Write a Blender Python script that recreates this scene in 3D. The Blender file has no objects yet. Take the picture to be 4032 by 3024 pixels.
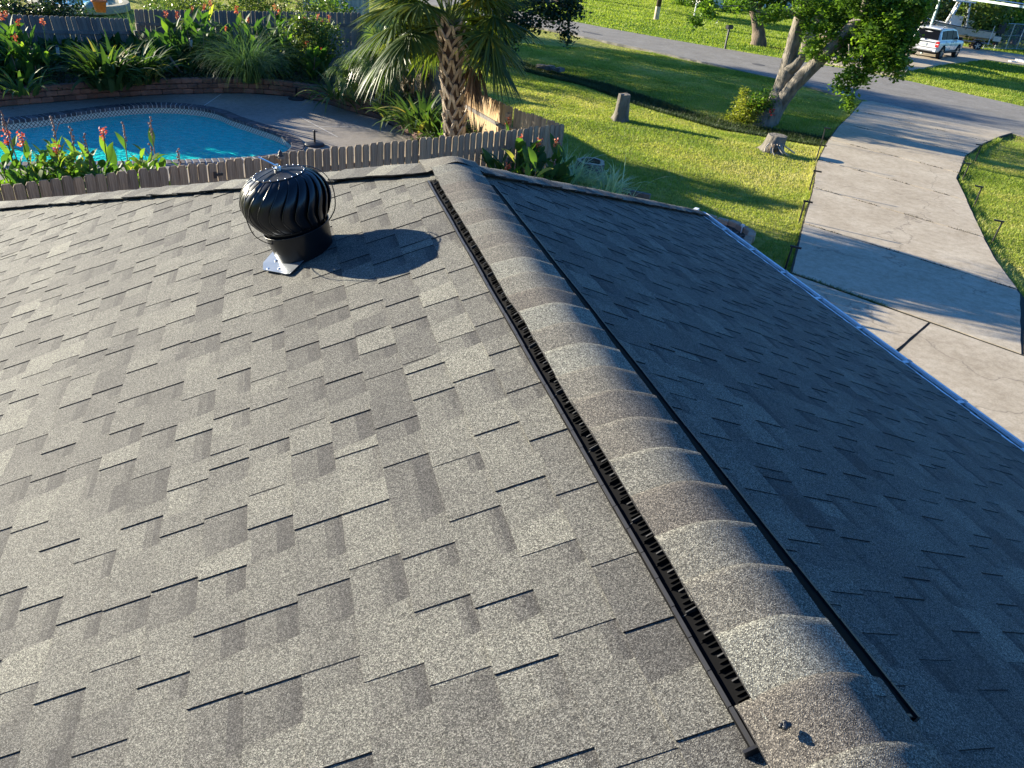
import bpy, math, random
import numpy as np
from mathutils import Vector, Matrix, noise as mnoise
from mathutils.geometry import tessellate_polygon

random.seed(7)
rng = np.random.default_rng(11)
sc = bpy.context.scene
C = sc.collection
R = math.radians

# ---------------------------------------------------------------- camera, sky, sun, exposure
cd = bpy.data.cameras.new('camera')
cam = bpy.data.objects.new('camera', cd)
C.objects.link(cam)
CM = [[0.959698, 0.058749, -0.274825], [-0.264348, 0.520654, -0.811812], [0.095395, 0.851744, 0.515201]]
cam.matrix_world = Matrix(((CM[0][0], CM[0][1], CM[0][2], 0.0), (CM[1][0], CM[1][1], CM[1][2], 0.0),
                           (CM[2][0], CM[2][1], CM[2][2], 5.5), (0, 0, 0, 1)))
cd.sensor_width = 36.0
cd.lens = 27.04
cd.clip_start = 0.05
cd.clip_end = 2000
sc.camera = cam

SUN_AZ, SUN_EL = R(137), R(13)          # towards the sun, measured from +x
world = bpy.data.worlds.new('World')
sc.world = world
world.use_nodes = True
wn = world.node_tree
sky = wn.nodes.new('ShaderNodeTexSky')
sky.sky_type = 'NISHITA'
sky.sun_disc = False
sky.sun_elevation = SUN_EL
sky.sun_rotation = R(90) - SUN_AZ
sky.air_density = 1.0
sky.dust_density = 0.2
sky.ozone_density = 8.0
wn.links.new(sky.outputs[0], wn.nodes['Background'].inputs[0])
wn.nodes['Background'].inputs[1].default_value = 0.082
sl = bpy.data.lights.new('sun', 'SUN')
sl.energy = 5.0
sl.angle = R(0.5)
sl.color = (1.0, 0.905, 0.715)
so = bpy.data.objects.new('sun', sl)
C.objects.link(so)
sdir = Vector((math.cos(SUN_AZ) * math.cos(SUN_EL), math.sin(SUN_AZ) * math.cos(SUN_EL), math.sin(SUN_EL)))
so.rotation_euler = (-sdir).to_track_quat('-Z', 'Y').to_euler()
so.location = (-20, 20, 30)
sc.view_settings.view_transform = 'Standard'
sc.view_settings.look = 'None'
sc.view_settings.gamma = 1
sc.view_settings.use_curve_mapping = False
sc.view_settings.exposure = 1.8

# ---------------------------------------------------------------- materials
MATS = {}
def nodes_of(name):
    m = bpy.data.materials.new(name)
    m.use_nodes = True
    MATS[name] = m
    nt = m.node_tree
    return m, nt, nt.nodes['Principled BSDF']
def N(nt, kind, **kw):
    n = nt.nodes.new(kind)
    for k, v in kw.items():
        if k in n.inputs: n.inputs[k].default_value = v
        else: setattr(n, k, v)
    return n
def coords(nt, obj=False):
    if obj: return N(nt, 'ShaderNodeTexCoord').outputs['Object']
    return N(nt, 'ShaderNodeNewGeometry').outputs['Position']
def ntex(nt, co, scale, detail=4, rough=.55, vec=None):
    n = N(nt, 'ShaderNodeTexNoise', Scale=scale, Detail=detail, Roughness=rough)
    if vec:
        mp = N(nt, 'ShaderNodeMapping')
        mp.inputs['Scale'].default_value = vec
        nt.links.new(co, mp.inputs['Vector']); co = mp.outputs[0]
    nt.links.new(co, n.inputs['Vector'])
    return n.outputs['Fac']
def ramp(nt, fac, stops):
    r = N(nt, 'ShaderNodeValToRGB')
    e = r.color_ramp.elements
    while len(e) < len(stops): e.new(0.5)
    for q, (p, c) in zip(e, stops):
        q.position = p; q.color = (*c, 1)
    nt.links.new(fac, r.inputs[0])
    return r.outputs[0]
def mix(nt, fac, a, b, mode='MIX'):
    m = N(nt, 'ShaderNodeMix', data_type='RGBA', blend_type=mode)
    for s, v in ((m.inputs[0], fac), (m.inputs[6], a), (m.inputs[7], b)):
        if isinstance(v, (int, float)): s.default_value = v
        elif isinstance(v, tuple): s.default_value = (*v, 1)
        else: nt.links.new(v, s)
    return m.outputs[2]
def bump(nt, p, h, strength, dist):
    b = N(nt, 'ShaderNodeBump', Strength=strength, Distance=dist)
    nt.links.new(h, b.inputs['Height']); nt.links.new(b.outputs[0], p.inputs['Normal'])
    return b
def attr(nt, name='tone'):
    return N(nt, 'ShaderNodeAttribute', attribute_name=name).outputs['Fac']
def M2(name, c1, c2, scale=5, rough=.8, bs=.3, bd=.01, bscale=None, vec=None, metal=0, obj=False, spec=.5, tone=None):
    m, nt, p = nodes_of(name)
    co = coords(nt, obj)
    f = ntex(nt, co, scale, 5, .6, vec)
    col = ramp(nt, f, [(.3, c1), (.7, c2)])
    if tone: col = mix(nt, 1.0, col, ramp(nt, attr(nt), tone), 'MULTIPLY')
    nt.links.new(col, p.inputs['Base Color'])
    p.inputs['Roughness'].default_value = rough
    p.inputs['Metallic'].default_value = metal
    p.inputs['Specular IOR Level'].default_value = spec
    if bs: bump(nt, p, ntex(nt, co, bscale or scale * 4, 4, .6, vec), bs, bd)
    return m
def leafmat(name, stops, trans=.45, rough=.45, scale=1.5, tcol=(1.25, 1.3, .6)):
    m, nt, p = nodes_of(name)
    co = coords(nt)
    f = N(nt, 'ShaderNodeMath', operation='ADD'); f.use_clamp = True
    n1 = N(nt, 'ShaderNodeMath', operation='MULTIPLY_ADD')
    nt.links.new(ntex(nt, co, scale, 3), n1.inputs[0]); n1.inputs[1].default_value = .8; n1.inputs[2].default_value = -.4
    nt.links.new(n1.outputs[0], f.inputs[0]); nt.links.new(attr(nt), f.inputs[1])
    col = ramp(nt, f.outputs[0], stops)
    nt.links.new(col, p.inputs['Base Color'])
    p.inputs['Roughness'].default_value = rough
    p.inputs['Specular IOR Level'].default_value = .4
    t = N(nt, 'ShaderNodeBsdfTranslucent')
    nt.links.new(mix(nt, 1.0, col, tcol, 'MULTIPLY'), t.inputs[0])
    ms = N(nt, 'ShaderNodeMixShader'); ms.inputs[0].default_value = trans
    nt.links.new(p.outputs[0], ms.inputs[1]); nt.links.new(t.outputs[0], ms.inputs[2])
    nt.links.new(ms.outputs[0], nt.nodes['Material Output'].inputs[0])
    return m
def plain(name, c, rough=.5, metal=0, spec=.5, coat=0):
    m, nt, p = nodes_of(name)
    co = coords(nt)
    f = ntex(nt, co, 9, 3)
    nt.links.new(ramp(nt, f, [(.25, tuple(v * .86 for v in c)), (.75, tuple(min(1, v * 1.1) for v in c))]), p.inputs['Base Color'])
    rr = N(nt, 'ShaderNodeMath', operation='MULTIPLY_ADD'); nt.links.new(f, rr.inputs[0])
    rr.inputs[1].default_value = .12; rr.inputs[2].default_value = max(0.02, rough - .06)
    nt.links.new(rr.outputs[0], p.inputs['Roughness'])
    p.inputs['Metallic'].default_value = metal; p.inputs['Specular IOR Level'].default_value = spec
    p.inputs['Coat Weight'].default_value = coat
    return m

# mineral shingles: tone attribute picks the blend, fine granules speckle it
def shingle_mat(name, stops):
    m, nt, p = nodes_of(name)
    co = coords(nt)
    t = N(nt, 'ShaderNodeMath', operation='MULTIPLY_ADD'); t.use_clamp = True
    nt.links.new(ntex(nt, co, 3.2, 4, .65), t.inputs[0]); t.inputs[1].default_value = .5
    a = N(nt, 'ShaderNodeMath', operation='SUBTRACT'); nt.links.new(attr(nt), a.inputs[0]); a.inputs[1].default_value = .25
    nt.links.new(a.outputs[0], t.inputs[2])
    base = ramp(nt, t.outputs[0], stops)
    v = N(nt, 'ShaderNodeTexVoronoi', Scale=470.0); nt.links.new(co, v.inputs['Vector'])
    sp = N(nt, 'ShaderNodeSeparateColor'); nt.links.new(v.outputs['Color'], sp.inputs[0])
    g = ramp(nt, sp.outputs[0], [(0, (.16, .16, .165)), (.35, (.6, .6, .6)), (.7, (1.1, 1.09, 1.05)), (1, (2.3, 2.3, 2.2))])
    col = mix(nt, 1.0, base, g, 'MULTIPLY')
    v2 = N(nt, 'ShaderNodeTexVoronoi', Scale=120.0); nt.links.new(co, v2.inputs['Vector'])
    sp2 = N(nt, 'ShaderNodeSeparateColor'); nt.links.new(v2.outputs['Color'], sp2.inputs[0])
    col = mix(nt, 1.0, col, ramp(nt, sp2.outputs[1], [(0, (.93, .93, .93)), (1, (1.08, 1.07, 1.06))]), 'MULTIPLY')
    nt.links.new(col, p.inputs['Base Color'])
    p.inputs['Roughness'].default_value = .88
    p.inputs['Specular IOR Level'].default_value = .35
    bump(nt, p, v.outputs['Distance'], .55, .0022)
    return m
shingle_mat('shingle', [(0, (.064, .062, .061)), (.35, (.108, .105, .097)), (.65, (.147, .144, .128)), (1, (.197, .193, .165))])
shingle_mat('cap_shingle', [(0, (.125, .112, .096)), (.35, (.145, .135, .115)), (.65, (.168, .162, .138)), (1, (.205, .202, .172))])
plain('asphalt_edge', (.012, .012, .014), .8, spec=.2)
plain('black_plastic', (.014, .014, .016), .42)
plain('black_plastic_worn', (.018, .018, .02), .5)
plain('black_paint', (.006, .007, .009), .33, spec=.4, coat=.12)
plain('dull_black_paint', (.006, .007, .009), .5, spec=.25)
plain('dark_flashing', (.24, .26, .29), .38, metal=.6)
plain('bright_metal', (.75, .76, .78), .28, metal=1)
plain('white_gutter', (.84, .85, .86), .38)
plain('gutter_dark', (.10, .105, .11), .6)
M2('house_brick', (.32, .18, .12), (.42, .27, .2), 6)
plain('soffit', (.7, .7, .68), .7)
M2('sealant', (.01, .01, .012), (.03, .03, .035), 60, rough=.25, bs=.6, bd=.004)

# ground
def ground_mat():
    m, nt, p = nodes_of('lawn')
    co = coords(nt)
    f1 = ntex(nt, co, .35, 5, .6); f2 = ntex(nt, co, 3.0, 5, .65); f3 = ntex(nt, co, 22, 4, .7)
    g = ramp(nt, f2, [(.3, (.18, .22, .035)), (.5, (.33, .35, .07)), (.72, (.5, .44, .17))])
    g2 = ramp(nt, f3, [(.25, (.55, .6, .5)), (.75, (1.35, 1.3, 1.3))])
    g = mix(nt, 1.0, g, g2, 'MULTIPLY')
    far = ramp(nt, f2, [(.3, (.11, .22, .018)), (.7, (.17, .31, .035))])
    far = mix(nt, 1.0, far, g2, 'MULTIPLY')
    # the lawns across the road are lusher: masked by a signed distance from the road's centre line
    sx = N(nt, 'ShaderNodeSeparateXYZ'); nt.links.new(co, sx.inputs[0])
    d = N(nt, 'ShaderNodeMath', operation='MULTIPLY_ADD'); nt.links.new(sx.outputs[0], d.inputs[0]); d.inputs[1].default_value = .87; d.inputs[2].default_value = -40.0
    d2 = N(nt, 'ShaderNodeMath', operation='MULTIPLY_ADD'); nt.links.new(sx.outputs[1], d2.inputs[0]); d2.inputs[1].default_value = .49
    nt.links.new(d.outputs[0], d2.inputs[2])
    mk_ = N(nt, 'ShaderNodeMapRange'); nt.links.new(d2.outputs[0], mk_.inputs[0]); mk_.inputs[1].default_value = -1; mk_.inputs[2].default_value = 1
    col = mix(nt, mk_.outputs[0], g, far)
    dirt = ramp(nt, f2, [(.3, (.075, .05, .03)), (.7, (.17, .12, .075))])
    mask = attr(nt, 'dirt')
    mm = N(nt, 'ShaderNodeMath', operation='MULTIPLY_ADD'); mm.use_clamp = True
    nt.links.new(mask, mm.inputs[0]); mm.inputs[1].default_value = 2.2
    n5 = N(nt, 'ShaderNodeMath', operation='MULTIPLY_ADD'); nt.links.new(ntex(nt, co, 4, 5, .7), n5.inputs[0]); n5.inputs[1].default_value = 2.4; n5.inputs[2].default_value = -1.9
    nt.links.new(n5.outputs[0], mm.inputs[2])
    col = mix(nt, mm.outputs[0], col, dirt)
    nt.links.new(col, p.inputs['Base Color'])
    p.inputs['Roughness'].default_value = .95; p.inputs['Specular IOR Level'].default_value = .1
    b = bump(nt, p, f3, 1.0, .06)
    b2 = N(nt, 'ShaderNodeBump', Strength=.8, Distance=.15); nt.links.new(f2, b2.inputs['Height']); nt.links.new(b2.outputs[0], b.inputs['Normal'])
ground_mat()
def concrete(name, c1, c2, c3, agg=0.0, crack=True):
    m, nt, p = nodes_of(name)
    co = coords(nt)
    f1 = ntex(nt, co, .8, 6, .65); f2 = ntex(nt, co, 45, 3, .7); f3 = ntex(nt, co, 7, 5, .7)
    col = ramp(nt, f1, [(.3, c1), (.5, c2), (.7, c3)])
    col = mix(nt, 1.0, col, ramp(nt, f2, [(.3, (.82 - agg, .82 - agg, .82 - agg)), (.7, (1.14 + agg, 1.14 + agg, 1.12 + agg))]), 'MULTIPLY')
    col = mix(nt, .7, col, ramp(nt, f3, [(.35, (.78, .76, .73)), (.6, (1.08, 1.08, 1.08))]), 'MULTIPLY')
    if crack:
        v = N(nt, 'ShaderNodeTexVoronoi', feature='DISTANCE_TO_EDGE', Scale=.22)
        w = N(nt, 'ShaderNodeVectorMath', operation='ADD'); nt.links.new(co, w.inputs[0])
        nn = N(nt, 'ShaderNodeTexNoise', Scale=1.3, Detail=5.0); nt.links.new(co, nn.inputs['Vector']); nt.links.new(nn.outputs['Color'], w.inputs[1])
        nt.links.new(w.outputs[0], v.inputs['Vector'])
        col = mix(nt, ramp(nt, v.outputs['Distance'], [(0, (.55, .55, .55)), (.004, (0, 0, 0))]), col, (.12, .1, .08))
    nt.links.new(col, p.inputs['Base Color'])
    p.inputs['Roughness'].default_value = .9; p.inputs['Specular IOR Level'].default_value = .25
    bump(nt, p, f2, .35, .006)
concrete('driveway_concrete', (.42, .35, .255), (.49, .415, .31), (.56, .485, .37))
concrete('road_asphalt', (.215, .2, .175), (.26, .242, .212), (.3, .282, .25), .08)
concrete('deck_aggregate', (.24, .215, .19), (.28, .25, .22), (.32, .29, .26), .2, False)
M2('joint_dirt', (.012, .012, .008), (.035, .032, .016), 30, bs=0)
M2('soil', (.05, .035, .025), (.1, .075, .05), 12, bs=.8, bd=.03)
M2('soil_wood', (.08, .06, .045), (.2, .15, .11), 60, bs=.8, bd=.02)
# wood
def wood(name, c1, c2, c3):
    m, nt, p = nodes_of(name)
    co = coords(nt, True)
    f = ntex(nt, co, 7, 5, .65, (9, 9, .8)); f2 = ntex(nt, co, 3, 3, .5)
    col = ramp(nt, f, [(.3, c1), (.5, c2), (.72, c3)])
    col = mix(nt, .8, col, ramp(nt, f2, [(.35, (.7, .7, .72)), (.65, (1.15, 1.12, 1.08))]), 'MULTIPLY')
    oi = N(nt, 'ShaderNodeObjectInfo')
    col = mix(nt, 1.0, col, ramp(nt, oi.outputs['Random'], [(0, (.72, .72, .75)), (.5, (.98, .98, .98)), (1, (1.25, 1.18, 1.08))]), 'MULTIPLY')
    nt.links.new(col, p.inputs['Base Color'])
    p.inputs['Roughness'].default_value = .85; p.inputs['Specular IOR Level'].default_value = .25
    bump(nt, p, f, .5, .006)
wood('picket_wood', (.17, .13, .09), (.29, .235, .17), (.42, .35, .26))
wood('warm_picket_wood', (.30, .2, .11), (.42, .30, .17), (.55, .4, .24))
wood('grey_wood', (.12, .115, .11), (.19, .18, .17), (.27, .26, .25))
wood('brown_grey_wood', (.12, .105, .09), (.18, .155, .135), (.24, .21, .19))
wood('pale_wood', (.42, .36, .28), (.52, .45, .35), (.6, .54, .43))
wood('pole_wood', (.05, .035, .025), (.08, .06, .045), (.12, .09, .07))
M2('block_red', (.13, .07, .05), (.23, .13, .095), 4, bs=.8, bd=.012, bscale=30, tone=[(0, (.6, .6, .6)), (1, (1.4, 1.35, 1.3))])
M2('block_tan', (.33, .23, .16), (.45, .31, .22), 5, bs=.8, bd=.01, bscale=30, tone=[(0, (.75, .75, .75)), (1, (1.25, 1.2, 1.15))])
M2('coping_brick', (.05, .045, .05), (.105, .095, .1), 8, bs=.4, bd=.005, bscale=40, tone=[(0, (.7, .7, .7)), (1, (1.35, 1.35, 1.35))])
M2('mortar', (.55, .54, .5), (.65, .63, .6), 20, bs=.2)
M2('bark_grey', (.09, .08, .065), (.27, .235, .19), 7, rough=.95, bs=1, bd=.05, bscale=16, vec=(1, 1, .35))
M2('bark_brown', (.09, .065, .05), (.2, .15, .11), 7, rough=.95, bs=1, bd=.05, bscale=14, vec=(1, 1, .3))
M2('stump_wood', (.075, .068, .056), (.2, .178, .15), 5, rough=.95, bs=1, bd=.05, bscale=12, vec=(1, 1, .4))
M2('palm_boot', (.26, .21, .16), (.56, .49, .40), 9, rough=.9, bs=.8, bd=.02, bscale=30, vec=(1, 1, .5), tone=[(0, (.6, .56, .52)), (1, (1.25, 1.2, 1.15))])
M2('palm_core', (.07, .045, .03), (.16, .11, .075), 14, rough=.95, bs=1, bd=.03)
M2('rock', (.07, .065, .055), (.2, .185, .16), 5, bs=1, bd=.04)
M2('white_rock', (.55, .55, .53), (.75, .75, .73), 5, bs=1, bd=.03)
M2('dry_stalk', (.16, .09, .08), (.3, .2, .15), 20, bs=0)
# leaves
leafmat('palm_leaf', [(0, (.035, .07, .02)), (.45, (.065, .12, .028)), (.75, (.15, .19, .035)), (1, (.38, .28, .06))], .48, .46, tcol=(1.6, 1.3, .4))
leafmat('palm_dead', [(0, (.09, .055, .035)), (.5, (.2, .13, .08)), (1, (.34, .25, .16))], .25, .8, tcol=(1.1, 1, .8))
leafmat('fan_leaf', [(0, (.045, .08, .02)), (.5, (.09, .15, .035)), (1, (.18, .23, .07))], .42, .36)
leafmat('canna_leaf', [(0, (.028, .07, .022)), (.5, (.06, .14, .026)), (.8, (.17, .29, .035)), (1, (.4, .38, .07))], .5, .62)
leafmat('strap_leaf', [(0, (.03, .07, .02)), (.5, (.07, .13, .03)), (.85, (.15, .21, .045)), (1, (.4, .33, .1))], .42, .6)
leafmat('grass_leaf', [(0, (.04, .09, .04)), (.5, (.08, .16, .065)), (1, (.18, .26, .1))], .45, .4)
leafmat('pale_sunlit_grass_leaf', [(0, (.22, .3, .16)), (.5, (.45, .55, .32)), (1, (.75, .8, .6))], .4, .35)  # pale variegated blades, brightened further to look sunlit in the fence's shade
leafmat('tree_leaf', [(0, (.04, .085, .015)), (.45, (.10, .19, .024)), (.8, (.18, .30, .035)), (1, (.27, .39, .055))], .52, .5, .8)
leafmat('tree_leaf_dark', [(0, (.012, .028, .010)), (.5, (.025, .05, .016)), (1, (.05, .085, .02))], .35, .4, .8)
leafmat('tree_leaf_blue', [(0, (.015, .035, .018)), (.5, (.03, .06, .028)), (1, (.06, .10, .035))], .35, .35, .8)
leafmat('hedge_leaf', [(0, (.05, .09, .02)), (.5, (.13, .19, .04)), (1, (.27, .3, .09))], .45, .4, .8)
leafmat('yellow_leaf', [(0, (.14, .18, .025)), (.5, (.28, .31, .045)), (1, (.46, .44, .09))], .5, .5, 2)
leafmat('lawn_blade', [(0, (.15, .23, .03)), (.35, (.3, .37, .06)), (.65, (.48, .47, .13)), (1, (.62, .55, .26))], .45, .6, .5)
leafmat('soil_leaf', [(0, (.015, .014, .008)), (.5, (.04, .036, .018)), (1, (.08, .08, .03))], .1, .9, 1)
leafmat('weed_leaf', [(0, (.03, .05, .02)), (.5, (.055, .085, .03)), (1, (.1, .13, .05))], .35, .6, 1)
leafmat('canna_petal', [(0, (.42, .05, .025)), (.5, (.66, .13, .06)), (.85, (.78, .27, .12)), (1, (.85, .5, .2))], .35, .6, 8, (1, .9, .8))
leafmat('red_petal', [(0, (.5, .01, .01)), (1, (.75, .06, .04))], .4, .5, 8, (1, 1, 1))
# pool
def pool_mats():
    m, nt, p = nodes_of('pool_plaster')
    co = coords(nt)
    f = ntex(nt, co, 1.5, 3)
    nt.links.new(ramp(nt, f, [(.3, (.12, .62, .72)), (.7, (.2, .72, .8))]), p.inputs['Base Color'])
    p.inputs['Roughness'].default_value = .6
    m, nt, p = nodes_of('pool_water')
    co = coords(nt)
    tr = N(nt, 'ShaderNodeBsdfTransparent'); tr.inputs[0].default_value = (.42, .86, .97, 1)
    gl = N(nt, 'ShaderNodeBsdfGlossy'); gl.inputs['Roughness'].default_value = .04; gl.inputs[0].default_value = (1, 1, 1, 1)
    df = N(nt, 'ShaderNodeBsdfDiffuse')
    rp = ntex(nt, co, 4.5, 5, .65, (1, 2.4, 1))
    nt.links.new(ramp(nt, rp, [(.36, (.01, .68, .68)), (.52, (.02, .86, .82)), (.68, (.10, .97, .92))]), df.inputs[0])  # ripple glints and caustic streaks painted into the water's diffuse colour
    fr = N(nt, 'ShaderNodeFresnel', IOR=1.33)
    b = N(nt, 'ShaderNodeBump', Strength=1.0, Distance=.22)
    w = ntex(nt, co, 6, 3, .55, (1, 2.2, 1)); w2 = ntex(nt, co, 2.0, 2, .5)
    a = N(nt, 'ShaderNodeMath', operation='ADD'); nt.links.new(w, a.inputs[0]); nt.links.new(w2, a.inputs[1])
    nt.links.new(a.outputs[0], b.inputs['Height'])
    for q in (gl, fr, df): nt.links.new(b.outputs[0], q.inputs['Normal'])
    m0 = N(nt, 'ShaderNodeMixShader'); m0.inputs[0].default_value = .8
    nt.links.new(tr.outputs[0], m0.inputs[1]); nt.links.new(df.outputs[0], m0.inputs[2])
    ms = N(nt, 'ShaderNodeMixShader')
    nt.links.new(fr.outputs[0], ms.inputs[0]); nt.links.new(m0.outputs[0], ms.inputs[1]); nt.links.new(gl.outputs[0], ms.inputs[2])
    nt.links.new(ms.outputs[0], nt.nodes['Material Output'].inputs[0])
    # diamond tile band, laid out on its UVs (metres along the wall, metres up)
    m, nt, p = nodes_of('pool_tile')
    uv = N(nt, 'ShaderNodeTexCoord').outputs['UV']
    s = N(nt, 'ShaderNodeSeparateXYZ'); nt.links.new(uv, s.inputs[0])
    lines = []
    for sg in (1, -1):
        k = N(nt, 'ShaderNodeMath', operation='MULTIPLY_ADD'); nt.links.new(s.outputs[1], k.inputs[0]); k.inputs[1].default_value = sg; nt.links.new(s.outputs[0], k.inputs[2])
        q = N(nt, 'ShaderNodeMath', operation='MULTIPLY'); nt.links.new(k.outputs[0], q.inputs[0]); q.inputs[1].default_value = 1 / .105
        fq = N(nt, 'ShaderNodeMath', operation='FRACT'); nt.links.new(q.outputs[0], fq.inputs[0])
        l = N(nt, 'ShaderNodeMath', operation='LESS_THAN'); nt.links.new(fq.outputs[0], l.inputs[0]); l.inputs[1].default_value = .2
        lines.append(l.outputs[0])
    mx = N(nt, 'ShaderNodeMath', operation='MAXIMUM'); nt.links.new(lines[0], mx.inputs[0]); nt.links.new(lines[1], mx.inputs[1])
    nt.links.new(mix(nt, mx.outputs[0], (.6, .6, .5), (.035, .04, .05)), p.inputs['Base Color'])
    p.inputs['Roughness'].default_value = .25
pool_mats()
plain('car_white', (.74, .75, .77), .25, coat=.6)
plain('car_tan', (.42, .3, .24), .3, metal=.4, coat=.5)
plain('car_glass', (.006, .007, .01), .3, spec=.06)
plain('arch_black', (.004, .004, .004), .9, spec=.1)
plain('vent_black', (.003, .003, .0035), .8, spec=.1)  # blacker than the plastic: paints the open gap's darkness onto flange and fins
plain('tyre', (.016, .016, .017), .85)
plain('rim', (.4, .41, .43), .3, metal=.9)
plain('chrome', (.8, .8, .82), .12, metal=1)
plain('tail_red', (.5, .02, .025), .2, coat=.5)
plain('badge_blue', (.02, .04, .15), .3)
plain('plate_white', (.55, .6, .58), .5)
plain('dark_trim', (.03, .03, .032), .6)
plain('boat_cream', (.62, .56, .46), .4)
plain('boat_white', (.78, .78, .76), .4)
plain('galvanised', (.5, .51, .52), .4, metal=.8)
plain('pale_green_paint', (.36, .47, .44), .5)
plain('blue_white_roof', (.38, .5, .56), .5)
plain('house_white', (.78, .75, .66), .8)
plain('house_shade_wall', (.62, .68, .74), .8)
plain('roof_grey', (.2, .19, .18), .9)
plain('terracotta', (.5, .16, .07), .7)
plain('teal_paint', (.1, .33, .33), .5)
plain('glass_pale', (.55, .6, .6), .1)
plain('far_window', (.04, .05, .06), .1)
plain('stone_rim', (.42, .39, .28), .8)
plain('pond_water', (.02, .09, .15), .08)
plain('black_base', (.02, .021, .024), .55)
plain('blue_plastic', (.03, .12, .45), .5)
plain('manhole', (.09, .085, .08), .8)
plain('paper_white', (.7, .7, .68), .7)

# ---------------------------------------------------------------- mesh helpers
class MB:
    def __init__(s): s.v = []; s.f = []; s.m = []; s.t = []; s.mats = []; s.smooth = False
    def mat(s, name):
        if name not in s.mats: s.mats.append(name)
        return s.mats.index(name)
    def add(s, vs, fs, mat, tone=.5):
        b = len(s.v); mi = s.mat(mat)
        s.v.extend([tuple(v) for v in vs])
        for f in fs:
            s.f.append(tuple(b + i for i in f)); s.m.append(mi); s.t.append(tone)
        return s
    def box(s, c, size, mat, rz=0.0, M=None, tone=.5, taper=1.0):
        x, y, z = size[0] / 2, size[1] / 2, size[2] / 2
        pts = [(-x, -y, -z), (x, -y, -z), (x, y, -z), (-x, y, -z), (-x * taper, -y * taper, z), (x * taper, -y * taper, z), (x * taper, y * taper, z), (-x * taper, y * taper, z)]
        ca, sa = math.cos(rz), math.sin(rz)
        if M is None: vs = [(c[0] + a * ca - b * sa, c[1] + a * sa + b * ca, c[2] + d) for a, b, d in pts]
        else: vs = [Vector(c) + M @ Vector(q) for q in pts]
        return s.add(vs, [(3, 2, 1, 0), (4, 5, 6, 7), (0, 1, 5, 4), (1, 2, 6, 5), (2, 3, 7, 6), (3, 0, 4, 7)], mat, tone)
    def rock(s, c, size, mat, rz=0, jit=.12, tone=.5):
        """a block with its edges chamfered and corners pushed about"""
        x, y, z = size[0] / 2, size[1] / 2, size[2] / 2; k = .16
        vs = []
        for sz in (-1, 1):
            for r_, zz in ((1, 1 - k * 1.4), (1 - k, 1)) if sz > 0 else ((1 - k, 1), (1, 1 - k * 1.4)):
                for sx, sy in ((-1, -1), (1, -1), (1, 1), (-1, 1)):
                    vs.append((sx * x * r_ * (1 + random.uniform(-jit, jit)), sy * y * r_ * (1 + random.uniform(-jit, jit)), sz * z * zz * (1 + random.uniform(-jit, jit) * .5)))
        ca, sa = math.cos(rz), math.sin(rz)
        vs = [(c[0] + a * ca - b * sa, c[1] + a * sa + b * ca, c[2] + d) for a, b, d in vs]
        fs = [(3, 2, 1, 0)] + [(12, 13, 14, 15)]
        for l in range(3):
            for i in range(4):
                a, b = l * 4 + i, l * 4 + (i + 1) % 4
                fs.append((a, b, b + 4, a + 4))
        return s.add(vs, fs, mat, tone)
    def tube(s, pts, rad, mat, n=8, cap=True, tone=.5, flat=1.0, wob=0.0):
        pts = [Vector(p) for p in pts]
        if not isinstance(rad, (list, tuple)): rad = [rad] * len(pts)
        vs = []; fs = []
        up = Vector((0, 0, 1))
        prev = None
        for i, p in enumerate(pts):
            d = (pts[min(i + 1, len(pts) - 1)] - pts[max(i - 1, 0)]).normalized()
            if prev is None:
                a = d.cross(up)
                if a.length < .1: a = d.cross(Vector((1, 0, 0)))
            else: a = prev - d * prev.dot(d)
            a.normalize(); b = d.cross(a); prev = a
            for k in range(n):
                t = 2 * math.pi * k / n
                r_ = rad[i] * (1 + (wob * mnoise.noise(Vector((math.cos(t) * 1.6 + p.x * 3, math.sin(t) * 1.6 + p.y * 3, p.z * 1.5 + i * .2))) if wob else 0))
                vs.append(p + a * (math.cos(t) * r_) + b * (math.sin(t) * r_ * flat))
        for i in range(len(pts) - 1):
            for k in range(n):
                q = (k + 1) % n
                fs.append((i * n + k, i * n + q, (i + 1) * n + q, (i + 1) * n + k))
        if cap:
            fs.append(tuple(range(n - 1, -1, -1))); fs.append(tuple((len(pts) - 1) * n + k for k in range(n)))
        return s.add(vs, fs, mat, tone)
    def lathe(s, prof, mat, n=24, M=None, tone=.5, cap=True):
        M = M or Matrix()
        vs = [M @ Vector((r_ * math.cos(2 * math.pi * k / n), r_ * math.sin(2 * math.pi * k / n), z)) for r_, z in prof for k in range(n)]
        fs = []
        for i in range(len(prof) - 1):
            for k in range(n):
                q = (k + 1) % n
                fs.append((i * n + k, i * n + q, (i + 1) * n + q, (i + 1) * n + k))
        if cap:
            fs.append(tuple(range(n - 1, -1, -1))); fs.append(tuple((len(prof) - 1) * n + k for k in range(n)))
        return s.add(vs, fs, mat, tone)
    def prism(s, poly, z0, z1, mat, side=None, tone=.5):
        n = len(poly)
        A = sum(poly[i][0] * poly[(i + 1) % n][1] - poly[(i + 1) % n][0] * poly[i][1] for i in range(n))
        if A < 0: poly = poly[::-1]
        tri = tessellate_polygon([[Vector((p[0], p[1], 0)) for p in poly]])
        tri = [t if (Vector(poly[t[1]][:2]) - Vector(poly[t[0]][:2])).cross(Vector(poly[t[2]][:2]) - Vector(poly[t[0]][:2])) > 0 else t[::-1] for t in tri]
        s.add([(p[0], p[1], z1) for p in poly], tri, mat, tone)
        vs = [(p[0], p[1], z0) for p in poly] + [(p[0], p[1], z1) for p in poly]
        s.add(vs, [(i, (i + 1) % n, n + (i + 1) % n, n + i) for i in range(n)], side or mat, tone)
        return s
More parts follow.
